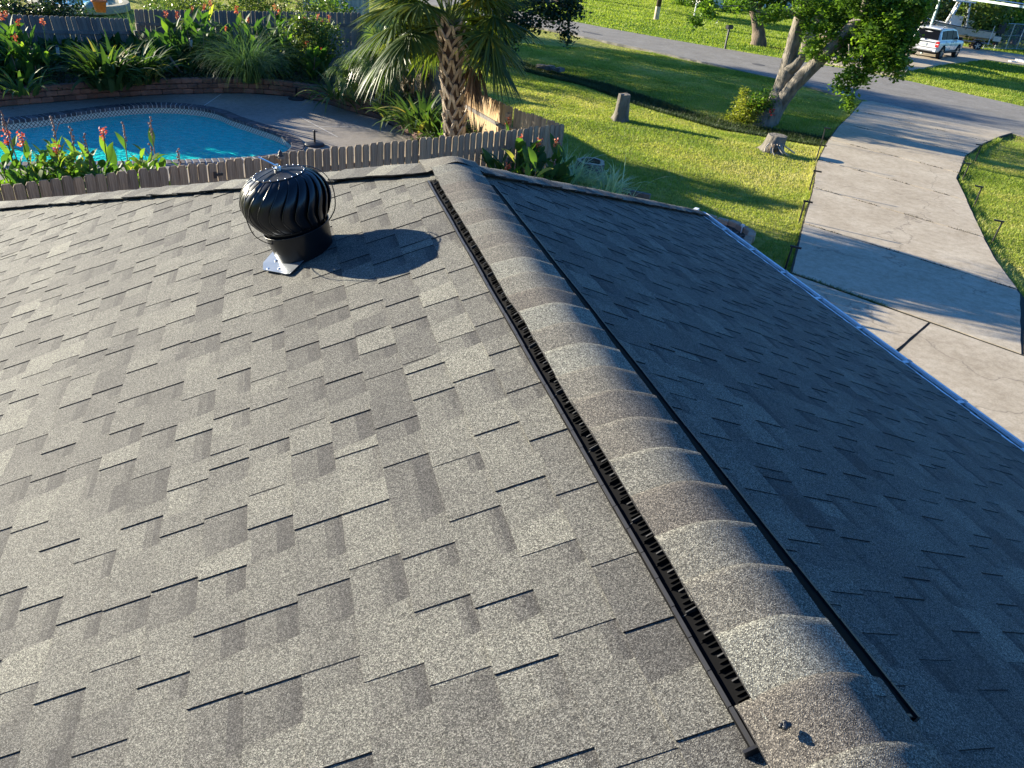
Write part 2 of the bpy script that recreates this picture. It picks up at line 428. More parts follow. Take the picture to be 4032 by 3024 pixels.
    def build(s, name, parent=None, smooth=False):
        me = bpy.data.meshes.new(name)
        me.from_pydata(s.v, [], s.f)
        for q in s.mats: me.materials.append(MATS[q])
        if len(s.mats) > 1: me.polygons.foreach_set('material_index', s.m)
        a = me.attributes.new('tone', 'FLOAT', 'FACE'); a.data.foreach_set('value', s.t)
        if smooth: me.polygons.foreach_set('use_smooth', [True] * len(s.f))
        me.update()
        o = bpy.data.objects.new(name, me)
        C.objects.link(o)
        if parent: o.parent = parent; o.matrix_parent_inverse = parent_inv(parent)
        return o
def parent_inv(p): return parent_world(p).inverted()
def parent_world(p):
    m = p.matrix_basis.copy()
    if p.parent: m = parent_world(p.parent) @ p.matrix_parent_inverse @ m
    return m
def tag(o, label=None, cat=None, group=None, kind=None):
    if label: o['label'] = label
    if cat: o['category'] = cat
    if group: o['group'] = group
    if kind: o['kind'] = kind
    return o
def thing(name, loc, label, cat, group=None, rz=0.0):
    o = bpy.data.objects.new(name, None); C.objects.link(o)
    o.empty_display_size = .1
    o.location = loc; o.rotation_euler = (0, 0, rz)
    return tag(o, label, cat, group)
def np_mesh(name, V, F, mat, tone, parent=None):
    """V (n,3), F (m,k) arrays -> one mesh, fast"""
    me = bpy.data.meshes.new(name)
    k = F.shape[1]
    me.vertices.add(len(V)); me.vertices.foreach_set('co', V.astype(np.float32).ravel())
    me.loops.add(F.size); me.loops.foreach_set('vertex_index', F.astype(np.int32).ravel())
    me.polygons.add(len(F)); me.polygons.foreach_set('loop_start', np.arange(0, F.size, k, dtype=np.int32))
    me.update(calc_edges=True)
    me.materials.append(MATS[mat])
    a = me.attributes.new('tone', 'FLOAT', 'FACE'); a.data.foreach_set('value', tone.astype(np.float32))
    o = bpy.data.objects.new(name, me); C.objects.link(o)
    if parent: o.parent = parent; o.matrix_parent_inverse = parent_inv(parent)
    return o
def catmull(pts, n=8, closed=False):
    pts = [Vector(p) for p in pts]; out = []
    L = len(pts)
    for i in range(L if closed else L - 1):
        p0 = pts[(i - 1) % L] if closed or i > 0 else pts[i]
        p1, p2 = pts[i], pts[(i + 1) % L]
        p3 = pts[(i + 2) % L] if closed or i + 2 < L else p2
        for k in range(n):
            t = k / n
            out.append(.5 * ((2 * p1) + (p2 - p0) * t + (2 * p0 - 5 * p1 + 4 * p2 - p3) * t * t + (3 * p1 - p0 - 3 * p2 + p3) * t ** 3))
    if not closed: out.append(pts[-1])
    return out

# ================================================================ HOUSE WITH THE SHINGLE ROOF
XR, ZR, YP, WID, SL = 0.91, 4.335, 4.10, 3.864, 5 / 12      # ridge x, ridge z, hip peak y, half width, pitch
AL = math.atan(SL); CA, SA = math.cos(AL), math.sin(AL)
ZE = ZR - WID * SL
YN = -2.5
house = thing('house', (XR, 1.0, 0), 'single storey house with grey brown shingle hip roof filling the foreground', 'house')
# walls, soffit
w = MB()
for c, s in (((XR - WID + .45, (YN + YP + WID - .45) / 2, 1.3), (.2, YP + WID - .45 - YN, 2.6)), ((XR + WID - .45, (YN + YP + WID - .45) / 2, 1.3), (.2, YP + WID - .45 - YN, 2.6)),
             ((XR, YP + WID - .45, 1.3), (2 * WID - 1.1, .2, 2.6)), ((XR, YN, 1.3), (2 * WID - 1.1, .2, 2.6))):
    w.box(c, s, 'house_brick')
w.build('wall', house)
MB().box((XR, (YN + YP + WID) / 2, ZE - .09), (2 * WID - .02, YP + WID - YN - .02, .02), 'soffit').build('soffit', house)
MB().prism([(XR - WID, ZE - .05), (XR, ZR - .05), (XR + WID, ZE - .05)], 0, .02, 'soffit').v
g_ = MB(); g_.add([(XR - WID, YN, ZE - .06), (XR + WID, YN, ZE - .06), (XR, YN, ZR - .02)], [(0, 1, 2)], 'soffit'); g_.build('gable', house)
MB().box((XR + WID - .012, (YN + YP + WID) / 2, ZE - .1), (.02, YP + WID - YN, .15), 'white_gutter').build('fascia', house)
# roof deck under the shingles
apexN, apexF = (XR, YN, ZR - .004), (XR, YP, ZR - .004)
LN, LF, RN, RF = (XR - WID, YN, ZE - .004), (XR - WID, YP + WID, ZE - .004), (XR + WID, YN, ZE - .004), (XR + WID, YP + WID, ZE - .004)
for vs in ([apexN, apexF, LF, LN], [apexF, apexN, RN, RF], [apexF, RF, LF]):
    q = MB(); q.add(vs, [tuple(range(len(vs)))], 'shingle', .4); q.build('roof_deck', house)

EXPO = .1431
def inview(p):
    d = Vector(p) - Vector((0, 0, 5.5))
    q = [sum(CM[i][j] * d[i] for i in range(3)) for j in range(3)]
    if q[2] > -.1: return None
    x, y = 2016 + 3028 * q[0] / -q[2], 1512 - 3028 * q[1] / -q[2]
    return d.length if -80 < x < 4112 and -80 < y < 3104 else None
def make_shingle(mb, side, k, u0, u1, ymax, rs):
    """one laminated shingle: a base ply in blocks, with raised teeth on some of them"""
    D = Vector((side * CA, 0, -SA)); Nn = Vector((side * SA, 0, CA)); O = Vector((XR, 0, ZR))
    def pt(u, v, h):
        return O + Vector((0, u, 0)) + D * v + Nn * (h + .0012 * mnoise.noise(Vector((u * 1.7, v * 2.3, side))))
    va, vb = k * EXPO - .012, (k + 1) * EXPO
    v0 = k * EXPO
    wob = lambda u: .0022 * mnoise.noise(Vector((u * 2.1, k * 7.3, side * 3)))
    u = u0
    tooth = rs.random() < .5
    blocks = []
    while u < u1 - 1e-4:
        wd = rs.uniform(.09, .21) if tooth else rs.uniform(.06, .17)
        ue = min(u + wd, u1)
        if u1 - ue < .05: ue = u1
        blocks.append((u, ue, tooth)); u = ue; tooth = not tooth
    st = rs.gauss(.45, .1)
    for a, b, th in blocks:
        lim = lambda uu: min(uu, ymax(vb))
        a2, b2 = min(a, ymax(v0)), min(b, ymax(v0))
        if b2 - a2 < .01: continue
        t = st + rs.gauss(0, .10)
        vbw = vb
        # base ply, with a darker shadow-line band along its top where it shows between teeth
        t_hi = .0022; t_lo = .0062
        vm = v0 + rs.uniform(.04, .07)
        wa, wb = wob(a2), wob(b2)
        fm = (vm - va) / (vb - va)
        hm = t_hi + (t_lo - t_hi) * fm
        vs = [pt(a2, va, t_hi), pt(b2, va, t_hi), pt(b2, vm, hm), pt(a2, vm, hm), pt(b2, vb + wb, t_lo), pt(a2, vb + wa, t_lo), pt(b2, vb + wb, 0), pt(a2, vb + wa, 0)]
        fl = (lambda f: f) if side < 0 else (lambda f: f[::-1])
        band = t - (0 if th else rs.choice((.15, .35, .55, .7)))
        f2 = .5; v2 = v0 + (vm - v0) * .5; h2 = t_hi + (t_lo - t_hi) * (v2 - va) / (vb - va)
        P1, P2 = pt(b2, v2, h2), pt(a2, v2, h2)
        mb.add([vs[0], vs[1], P1, P2], [fl((0, 1, 2, 3))], 'shingle', max(-.3, band)); mb.add([P2, P1, vs[2], vs[3]], [fl((0, 1, 2, 3))], 'shingle', band * .5 + t * .5)
        mb.add(vs, [fl((3, 2, 4, 5))], 'shingle', t); mb.add(vs, [fl((5, 4, 6, 7))], 'shingle', t + .4)  # butt face toned lighter: its sunlit edge is painted in
        if th:
            sl_ = .013
            th_ = rs.choice((.0018, .0028, .0034, .0038))
            ta, tb = a2 + sl_ * 0, b2 - sl_ * 0
            tt = t + .08 + rs.gauss(0, .05)
            P = [pt(ta - .001, va, t_hi), pt(tb + .001, va, t_hi), pt(tb - sl_, vb + wb, t_lo), pt(ta + sl_, vb + wa, t_lo)]
            Q = [p + Nn * th_ for p in P]
            vs = P + Q
            mb.add(vs, [fl((4, 5, 6, 7))], 'shingle', tt); mb.add(vs, [fl((7, 6, 2, 3))], 'shingle', tt + .4)  # tooth butt lightened too, sun-caught edge put into the tone
            mb.add(vs, [fl((0, 4, 7, 3)), fl((1, 2, 6, 5))], 'asphalt_edge')
jobs = []
for side in (-1, 1):
    ym = (lambda v: YP + v * CA - .03)
    for k in range(int(WID / CA / EXPO) + 1):
        rs = random.Random(k * 31 + (7 if side > 0 else 3))
        u = -1.3 - rs.uniform(0, 1.0)
        top = YP + (k + 1) * EXPO * CA
        while u < top:
            ue = u + 1.0
            if ue > -.4:
                c = Vector((XR + side * (k + .5) * EXPO * CA, min((u + ue) / 2, top), ZR - (k + .5) * EXPO * SA))
                d = min([q for q in (inview(c + Vector((0, o, 0))) for o in (-.5, 0, .5)) if q] or [999])
                jobs.append((d, side, k, u, ue, ym, k * 1000 + int((u + 9) * 37)))
            u = ue
jobs.sort(key=lambda j: j[0])
rest = MB()
for i, (d, side, k, u, ue, ym, sd) in enumerate(jobs):
    if i < 300 and d < 900:
        mb = MB(); make_shingle(mb, side, k, u, ue, ym, random.Random(sd)); 
        if mb.f: mb.build('shingle', house)
    else: make_shingle(rest, side, k, u, ue, ym, random.Random(sd))
ro = rest.build('shingle_field', house); ro['kind'] = 'stuff'

LASTT = [.4]
def cap_profile(t, hs, r=.055):
    return -hs * (math.sqrt(t * t + r * r) - r)
def cap_piece(name, A, B, perp, hs, hw, liftA, liftB, r=.055, mat='cap_shingle', rs=random, thick=.004, skirt=.0, n=14, edge_wob=.004, parent=None, flare=0.0):
    """curved cap shingle from A (near, tucked) to B (far, exposed butt edge), both on the ridge line"""
    A, B, perp = Vector(A), Vector(B), Vector(perp).normalized()
    L = (B - A)
    mb = MB(); rows = 6
    ph = rs.uniform(0, 50)
    top = []; bot = []
    for i in range(rows):
        f = (0, .3, .6, .86, .955, 1)[i]; c = A + L * f; lf = liftA + (liftB - liftA) * f - (.0028 if i == rows - 1 else 0)
        for j in range(n + 1):
            t = -hw + 2 * hw * j / n
            e = abs(t / hw)
            tw = t * (1 + edge_wob / hw * mnoise.noise(Vector((ph + f * 1.3, t * 20, 0))) * 1.5)
            z = cap_profile(tw, hs, r) + lf + skirt * e ** 3 + .0025 * mnoise.noise(Vector((c.x * 5 + t * 9, c.y * 5, ph)))
            p = c + perp * tw + Vector((0, 0, z))
            top.append(p); bot.append(p - Vector((0, 0, thick)))
    W_ = n + 1
    t0 = LASTT[0]
    while abs(t0 - LASTT[0]) < .15: t0 = rs.choice((.05, .2, .4, .55, .7, .92)) + rs.gauss(0, .05)
    LASTT[0] = t0
    for i in range(rows - 1):
        for j in range(n):
            a = i * W_ + j
            mb.add([top[a], top[a + 1], top[a + W_ + 1], top[a + W_]], [(0, 1, 2, 3)], mat, t0 + (.12 if i == rows - 2 else 0))  # last strip lightened, rim light put into its tone
            mb.add([bot[a], bot[a + 1], bot[a + W_ + 1], bot[a + W_]], [(3, 2, 1, 0)], 'asphalt_edge')
    for j in range(n):
        a = (rows - 1) * W_ + j
        mb.add([top[a], top[a + 1], bot[a + 1], bot[a]], [(0, 1, 2, 3)], mat, t0 + .5)  # butt tone raised to paint the edge as catching sun
        a = j
        mb.add([top[a], top[a + 1], bot[a + 1], bot[a]], [(3, 2, 1, 0)], 'asphalt_edge')
    for i in range(rows - 1):
        a, b = i * W_, i * W_ + n
        mb.add([top[a], top[a + W_], bot[a + W_], bot[a]], [(0, 1, 2, 3)], 'asphalt_edge')
        mb.add([top[b], top[b + W_], bot[b + W_], bot[b]], [(3, 2, 1, 0)], 'asphalt_edge')
    o = mb.build(name, parent or house)
    me = o.data
    # weld so that the top shades smooth
    import bmesh
    bm = bmesh.new(); bm.from_mesh(me); bmesh.ops.remove_doubles(bm, verts=bm.verts, dist=1e-5)
    for f in bm.faces: f.smooth = True
    for e in bm.edges:
        if len(e.link_faces) == 2 and e.calc_face_angle(0) > .7: e.smooth = False
    bm.to_mesh(me); bm.free()
    return o

# ridge caps: each nearer piece lies over the farther one, so its far edge shows
VY0, VY1 = .66, 3.94          # ends of the ridge vent
VL = .026                     # lift of the caps over the vent
y = 4.02; rs = random.Random(5)
while y > -1.2:
    yn = y - EXPO
    on = yn > VY0 - .02
    Lf = lambda q: .012 + (VL - .012) * min(1, max(0, (q - (VY0 - .42)) / .42))
    b = rs.choice((-.004, -.003, -.002, -.001, .003))
    cap_piece('ridge_cap_shingle', (XR - .006, yn - .05, ZR - .002), (XR - .006, y, ZR - .002), (1, 0, 0), SL, .130 if on else .16, Lf(yn - .05) - .001, Lf(y) + .007 + b,
              rs=rs, skirt=(.003 if on else -.006), parent=house, r=.066)
    y = yn
# hip caps, laid up from the eaves: the upper piece lies over the lower one
def hip(dx, n0):
    P0 = Vector((XR, YP, ZR)); Dv = Vector((dx, 1, -SL)); Ln = WID; hs = SL / math.sqrt(2)
    step = EXPO / math.sqrt(2 + SL * SL); k = 0; t = 0.05
    rs = random.Random(n0)
    while t < Ln:
        te = min(t + step, Ln + .01)
        wv = .017 + rs.uniform(-.002, .005)
        cap_piece('hip_cap_shingle', P0 + Dv * (te + 0), P0 + Dv * max(t - .035, 0), (1, -dx, 0), hs, .15, wv + .004, wv - .001, rs=rs, r=.05, skirt=.004, edge_wob=.012, parent=house, n=10, mat='shingle', thick=.007)
        t = te
hip(-1, 4); hip(1, 9)
# the piece bent over the peak, where ridge and hips meet
mb = MB(); nn = 12; top = []
for i in range(nn + 1):
    for j in range(nn + 1):
        x = -.16 + .32 * i / nn; y_ = -.10 + .30 * j / nn
        r_ = .05
        dd = max(abs(x), y_) if y_ > 0 else abs(x)
        z = -SL * (math.sqrt(dd * dd + r_ * r_) - r_) + .024 + (.018 if y_ < 0 else .018 * max(0, 1 - y_ / .12)) * (1 - .6 * abs(x) / .16)
        top.append((XR + x, YP + y_, ZR + z))
fs = [(i * (nn + 1) + j, (i + 1) * (nn + 1) + j, (i + 1) * (nn + 1) + j + 1, i * (nn + 1) + j + 1) for i in range(nn) for j in range(nn)]
mb.add(top, fs, 'cap_shingle', .4)
rim = [i * (nn + 1) for i in range(nn + 1)]
b0 = [(top[i][0], top[i][1], top[i][2] - .005) for i in rim]
mb.add([top[i] for i in rim] + b0, [(i, i + nn + 1, i + nn + 2, i + 1) for i in range(nn)], 'asphalt_edge')
mb.build('peak_cap_shingle', house, smooth=True)

# the ridge vent: base flange, outer baffle bar, comb of louvre fins
vent = MB()
for s in (-1, 1):
    D = Vector((s * CA, 0, -SA)); Nn = Vector((s * SA, 0, CA)); O = Vector((XR, 0, ZR))
    q = lambda u, v, h: O + Vector((0, u, 0)) + D * v + Nn * h
    a, b = .02, .180; b0 = .173 if s < 0 else .226; b = .173 if s < 0 else .214
    vs = [q(VY0, a, .016), q(VY1, a, .016), q(VY1, b, .0145), q(VY0, b0, .0145), q(VY0, b0, 0.0), q(VY1, b, 0.0)]
    fl = (lambda f: f) if s < 0 else (lambda f: f[::-1])
    vent.add(vs, [fl((0, 1, 2, 3)), fl((3, 2, 5, 4))], 'vent_black')
rv = vent.build('ridge_vent', house)
for s in (-1, 1):
    D = Vector((s * CA, 0, -SA)); Nn = Vector((s * SA, 0, CA)); O = Vector((XR, 0, ZR))
    q = lambda u, v, h: O + Vector((0, u, 0)) + D * v + Nn * h
    mb = MB(); ns = 40
    for i in range(ns):
        u0, u1 = VY0 + (VY1 - VY0) * i / ns, VY0 + (VY1 - VY0) * (i + 1) / ns - .002
        v0 = (.163 + .0012 * math.sin(i * .9)) if s < 0 else (.216 - .012 * (i / ns) ** .6 + .0015 * math.sin(i * .9)); ht = .023 if s < 0 else .019
        for (va, vb, h0, h1) in ((v0, v0 + .008, .0, ht),):
            vs = [q(u0, va, h0), q(u1, va, h0), q(u1, vb, h0), q(u0, vb, h0), q(u0, va, h1), q(u1, va, h1), q(u1, vb, h1), q(u0, vb, h1)]
            mb.add(vs, [(3, 2, 1, 0), (4, 5, 6, 7), (0, 1, 5, 4), (1, 2, 6, 5), (2, 3, 7, 6), (3, 0, 4, 7)], 'black_plastic_worn' if s < 0 else 'black_plastic')
    mb.build('baffle_bar', rv)
    mb = MB(); u = VY0 + .01; i = 0
    while u < VY1 - .01:
        for (va, vb, h0, h1, w_) in ((.115, .150, .012, .030, .0025), (.150, .165, .012, .0165, .0014)) if i % 5 == 0 else ((.115, .139 + .003 * ((i * 7) % 4), .012, .023, .003),):
            vs = [q(u, va, h0), q(u + w_, va, h0), q(u + w_, vb, h0), q(u, vb, h0), q(u, va, h1), q(u + w_, va, h1), q(u + w_, vb, h1 * .8), q(u, vb, h1 * .8)]
            mb.add(vs, [(3, 2, 1, 0), (4, 5, 6, 7), (0, 1, 5, 4), (1, 2, 6, 5), (2, 3, 7, 6), (3, 0, 4, 7)], 'black_plastic_worn' if i % 4 == 0 else 'vent_black')
        u += .013 + .0015 * ((i * 5) % 3); i += 1
    lv = mb.build('louvre_comb', rv); lv['kind'] = 'stuff'
# end caps of the vent
for s in (-1, 1):
    D = Vector((s * CA, 0, -SA)); Nn = Vector((s * SA, 0, CA))
    c = Vector((XR, VY0 - .003, ZR)) + D * .15 + Nn * .012
    MB().box(c, (.075, .006, .024), 'black_plastic', M=Matrix.Rotation(s * AL, 3, 'Y')).build('end_plate', rv)
# sealant dabs over the nails
for (x, y_, z) in ((0.79, 0.65, 4.35), (1.03, 0.70, 4.30)):
    mb = MB()
    for k in range(9):
        a, r_ = random.uniform(0, 6.28), random.uniform(0, .010)
        mb.lathe([(.0055, -.004), (.0045, .0005), (.002, .0022)], 'sealant', 7, Matrix.Translation((x + r_ * math.cos(a), y_ + r_ * math.sin(a), z + random.uniform(-.001, .002) - abs(x - XR) * .0)))
    mb.build('sealant_dab', house, smooth=True)
for (x, y_) in ((XR - .10, YP - .02), (XR + .11, YP + .0)):
    mb = MB()
    for k in range(6):
        a, r_ = random.uniform(0, 6.28), random.uniform(0, .01)
        mb.lathe([(.006, -.004), (.005, .001), (.002, .003)], 'sealant', 6, Matrix.Translation((x + r_ * math.cos(a), y_ + r_ * math.sin(a), ZR - .018)))
    mb.build('sealant_dab', house, smooth=True)
# eave gutter with hangers
GX = XR + WID
gut = MB()
prof = [(.0, .0), (.0, -.11), (.085, -.11), (.105, -.06), (.130, -.03), (.130, .0), (.108, .0), (.108, -.012), (.106, -.012), (.106, -.03), (.088, -.06), (.076, -.1), (.006, -.1), (.006, 0)]
zt = ZE - .012
n_ = len(prof)
ya, yb = YN, YP + WID + .02
vs = [(GX + p[0], yy, zt + p[1]) for yy in (ya, yb) for p in prof]
fs = [(i, (i + 1) % n_, n_ + (i + 1) % n_, n_ + i) for i in range(n_)]
for i, f in enumerate(fs): gut.add([vs[j] for j in f], [(3, 2, 1, 0)], 'gutter_dark' if 10 <= i <= 12 else 'white_gutter')
g = gut.build('gutter', house)
y = .1
while y < yb - .2:
    mb = MB(); mb.box((GX + .06, y, zt - .004), (.118, .03, .005), 'white_gutter'); mb.box((GX + .118, y, zt + .003), (.022, .036, .006), 'galvanised')
    mb.build('gutter_hanger', g); y += .61
mb = MB(); mb.prism([(GX + p[0], zt + p[1]) for p in ((0, 0), (0, -.11), (.085, -.11), (.105, -.06), (.125, -.03), (.125, 0))], 0, .01, 'white_gutter')
mb.v = [(a, yb + c, b) for a, b, c in mb.v]; mb.build('gutter_end_cap', g)
MB().box((GX + .004, (ya + yb) / 2, zt + .012), (.03, yb - ya, .006), 'white_gutter').build('drip_edge', house)
MB().box((GX - .05, yb - .02, zt + .01), (.3, .05, .03), 'white_gutter', rz=.75).build('gutter_corner', house)
MB().box((XR, YP + WID + .05, zt - .05), (2 * WID + .1, .1, .1), 'white_gutter').build('end_gutter', house)

q_ = Vector((0.51, 4.13, 4.13)); lf = MB(); lf.add([q_ + Vector(v) for v in ((-.012, -.003, .012), (0, -.006, .016), (.014, 0, .012), (0, .006, .011))], [(0, 1, 2, 3)], 'paper_white')
tag(lf.build('fallen_leaf'), 'tiny pale dry leaf lying on the shingles between turbine and ridge', 'leaf')
# ================================================================ TURBINE VENT
TB = Vector((.105, 3.70, 4.004))
tv = thing('turbine_vent', TB, 'black spinning turbine roof vent on a round collar standing on the sunlit shingles', 'roof vent')
roofM = Matrix.Translation(TB) @ Matrix.Rotation(-AL, 4, 'Y')
mb = MB(); pl = [(-.30, -.08), (-.30, .03), (-.23, .12), (-.10, .16), (.0, .15), (.0, -.15), (-.115, -.27), (-.145, -.255), (-.19, -.2)]
mb.prism(pl, .014, .0165, 'dark_flashing')
mb.v = [tuple(roofM @ Vector((a * .72, b * .86, c + .002 * math.sin(a * 31 + b * 17)))) for a, b, c in mb.v]
fl_ = mb.build('flashing', tv)
for a, b in ((-.15, -.02), (-.135, -.13), (-.19, -.08), (-.1, .06)):
    q = MB(); q.lathe([(.007, .016), (.006, .021), (.0, .022)], 'bright_metal', 8, roofM @ Matrix.Translation((a, b, 0)), cap=False); q.build('flashing_nail', tv)
TA = Vector((-.20, .02, 1)).normalized()      # the turbine's own axis leans
def axM(o, ax, rz=0):
    z_ = ax.normalized(); y_ = z_.cross(Vector((1, 0, 0))).normalized(); x_ = y_.cross(z_)
    return Matrix.Translation(o) @ Matrix((x_, y_, z_)).transposed().to_4x4() @ Matrix.Rotation(rz, 4, 'Z')
# lower collar, cut to the roof
CM0 = axM(TB, Vector((-.30, .02, 1)).normalized())
mb = MB(); n = 48; vs = []
inv = CM0.inverted()
for k in range(n):
    a = 2 * math.pi * k / n; r0 = .142
    # foot follows the roof plane
    p = Vector((r0 * math.cos(a), r0 * math.sin(a), 0)); wv = CM0 @ p
    zplane = ZR - SL * (XR - wv.x) + .008
    p.z += (zplane - wv.z) * 1.0
    vs.append((r0 * math.cos(a), r0 * math.sin(a), p.z))
top = [(.158 * math.cos(2 * math.pi * k / n), .158 * math.sin(2 * math.pi * k / n), .135) for k in range(n)]
fl2 = [(.185 * math.cos(2 * math.pi * k / n), .185 * math.sin(2 * math.pi * k / n), vs[k][2] - .004) for k in range(n)]
al = [tuple(CM0 @ Vector(q)) for q in fl2 + vs + top]
mb.add(al, [(n + k, n + (k + 1) % n, 2 * n + (k + 1) % n, 2 * n + k) for k in range(n)], 'black_paint')
mb.build('collar', tv, smooth=True)
TM = axM(TB + Vector((-.028, .0, .0)), TA)
mb = MB(); mb.lathe([(.128, .05), (.132, .12), (.138, .165), (.145, .172), (.145, .178)], 'black_paint', 40, TM); mb.build('neck', tv, smooth=True)
mb = MB(); mb.tube([CM0 @ Vector((.160 * math.cos(a), .160 * math.sin(a), .136)) for a in [2 * math.pi * k / 40 for k in range(41)]], .0022, 'black_paint', 6, cap=False); mb.build('collar_rim', tv, smooth=True)
Z0, Z1 = .140, .388
def env(t):
    # radius of the head at height fraction t
    return .146 + (.212 - .146) * math.sin(min(t / .52, 1) * math.pi / 2) ** .8 if t < .52 else .118 + (.212 - .118) * math.cos((t - .52) / .48 * math.pi / 2) ** .62
NB = 22
for i in range(NB):
    ph = 2 * math.pi * i / NB
    mb = MB(); nt_, nw = 16, 6; vs = []
    for a in range(nt_ + 1):
        t = a / nt_; z = Z0 + (Z1 - Z0) * t
        tw = R(26) * max(0, (t - .35) / .65) ** 1.4 + R(14) * max(0, (.35 - t) / .35) ** 1.5
        wide = (R(360) / NB) * 1.28
        for b in range(nw + 1):
            f = b / nw
            depth = .026 * math.sin(math.pi * min(t * 1.02, 1)) ** .7
            rr = env(t) - depth * f ** 1.3 + .004 * math.sin(f * math.pi)
            ang = ph + tw + wide * f
            vs.append(TM @ Vector((rr * math.cos(ang), rr * math.sin(ang), z)))
    fs = [(a * (nw + 1) + b, a * (nw + 1) + b + 1, (a + 1) * (nw + 1) + b + 1, (a + 1) * (nw + 1) + b) for a in range(nt_) for b in range(nw)]
    mb.add(vs, fs, 'black_paint')
    # rolled outer lip
    mb.tube([vs[a * (nw + 1)] for a in range(nt_ + 1)], .0028, 'black_paint', 5)
    mb.build('vane', tv, smooth=True)
mb = MB(); mb.lathe([(.150, Z0 - .004), (.153, Z0 + .002), (.153, Z0 + .016), (.148, Z0 + .018)], 'black_paint', 40, TM, cap=False); mb.build('lower_ring', tv, smooth=True)
mb = MB(); mb.lathe([(.124, Z1 - .012), (.124, Z1 + .001), (.119, Z1 + .004), (.112, Z1 + .001), (.06, Z1 + .012), (.012, Z1 + .018), (.0, Z1 + .018)], 'dull_black_paint', 40, TM, cap=False); mb.build('top_plate', tv, smooth=True)
for rr, zz, cnt in ((.154, Z0 + .01, NB), (.118, Z1 + .004, NB)):
    mb = MB()
    for k in range(cnt):
        a = 2 * math.pi * (k + .3) / cnt
        mb.lathe([(.003, -.003), (.0028, .0015), (.0, .003)], 'bright_metal', 6, TM @ Matrix.Translation((rr * math.cos(a), rr * math.sin(a), zz)) , cap=False)
    o = mb.build('rivet', tv, smooth=True); o['kind'] = 'stuff'
for az in (R(10), R(98), R(216)):
    pts = [TM @ Vector((r_ * math.cos(az), r_ * math.sin(az), z)) for r_, z in ((.14, .09), (.175, .115), (.216, .165), (.230, .235), (.224, .30), (.195, .355), (.145, .39), (.09, .405), (.02, .414))]
    pts = catmull(pts, 5)
    mb = MB(); mb.tube(pts, .006, 'black_paint', 8, flat=.35); mb.build('brace', tv, smooth=True)
mb = MB(); mb.lathe([(.018, Z1 + .014), (.018, Z1 + .03), (.008, Z1 + .032), (.008, Z1 + .045), (0, Z1 + .046)], 'bright_metal', 10, TM, cap=False); mb.build('axle_nut', tv)
mb = MB(); mb.tube([TM @ Vector(q) for q in ((0, 0, Z1 + .036), (-.03, -.0, Z1 + .06), (-.07, .02, Z1 + .085))], .011, 'bright_metal', 6, flat=.2); mb.build('bracket_tab', tv)

# ================================================================ GROUND, ROAD, DRIVEWAY
SW = [(9.5, 38.5), (11.4, 34.4), (12.9, 32.3), (13.8, 30.2), (14.5, 27.3), (15.6, 25.3), (17.2, 24.4), (18.6, 23.6)]
SW2 = [(20.5, 57.5), (25.2, 50.5), (28.5, 46.6), (31.2, 44.0)]
DIRT = [(20.6, 33.5, 2.6, 1.2), (23.2, 30.6, 2.2, 1.0), (24.9, 29.1, 1.2, .7), (28.6, 25.2, .9, 1.2), (29.5, 22.5, 1.0, 1.6), (32, 47.7, 1.2, 1.2), (28.4, 59.3, 1.0, 1.0), (24.8, 15.0, 1.0, 1.0)]
def seg_d(x, y, poly):
    best = np.full(x.shape, 1e9)
    for (x0, y0), (x1, y1) in zip(poly[:-1], poly[1:]):
        dx, dy = x1 - x0, y1 - y0; t = np.clip(((x - x0) * dx + (y - y0) * dy) / (dx * dx + dy * dy), 0, 1)
        best = np.minimum(best, np.hypot(x - x0 - t * dx, y - y0 - t * dy))
    return best
def hgt(x, y):
    x = np.asarray(x, float); y = np.asarray(y, float)
    z = -.06 + .03 * np.sin(x * .9 + 1.3 * np.sin(y * .5)) * np.sin(y * .7 + 2) + .02 * np.sin(x * 2.3 + y * 1.7)
    z -= .24 * np.exp(-(seg_d(x, y, SW) / 1.1) ** 2)
    z -= .25 * np.exp(-(seg_d(x, y, SW2) / 1.2) ** 2)
    return z
def axis_(lo, hi, s, far):
    a = list(np.arange(lo, hi, s)); b = []
    v = hi; d = s
    while v < far: b.append(v); d *= 1.22; v += d
    c = []; v = lo; d = s
    while v > -far: d *= 1.22; v -= d; c.append(v)
    return np.array(c[::-1] + a + b)
gx, gy = axis_(-14, 50, .3, 700), axis_(4, 66, .3, 700)
X, Y = np.meshgrid(gx, gy, indexing='ij')
Z = hgt(X, Y)
nx, ny = X.shape
inpool = (X > -11) & (X < 1.6) & (Y > 17.2) & (Y < 25.6)
flat = (X > -12) & (X < 4.2) & (Y > 12) & (Y < 27.5)
Z = np.where(flat, -.15, Z); Z = np.where(inpool, -2.3, Z)
Z = np.where((X < 8) & (Y < 12) & (X > -8), 0 * Z - .02, Z)
V = np.stack([X, Y, Z], -1).reshape(-1, 3)
idx = np.arange(nx * ny).reshape(nx, ny)
F = np.stack([idx[:-1, :-1], idx[1:, :-1], idx[1:, 1:], idx[:-1, 1:]], -1).reshape(-1, 4)
gro = np_mesh('ground', V, F, 'lawn', np.full(len(F), .5))
dv = np.zeros(nx * ny)
for (a, b, rx, ry) in DIRT:
    dx, dy = V[:, 0] - a, V[:, 1] - b
    u = dx * .5 - dy * .87; v = dx * .87 + dy * .5
    dv = np.maximum(dv, np.clip(1.25 - np.sqrt((u / rx) ** 2 + (v / ry) ** 2), 0, 1))
at_ = gro.data.attributes.new('dirt', 'FLOAT', 'POINT'); at_.data.foreach_set('value', dv.astype(np.float32))
gro.data.polygons.foreach_set('use_smooth', [True] * len(F))
tag(gro, kind='structure')

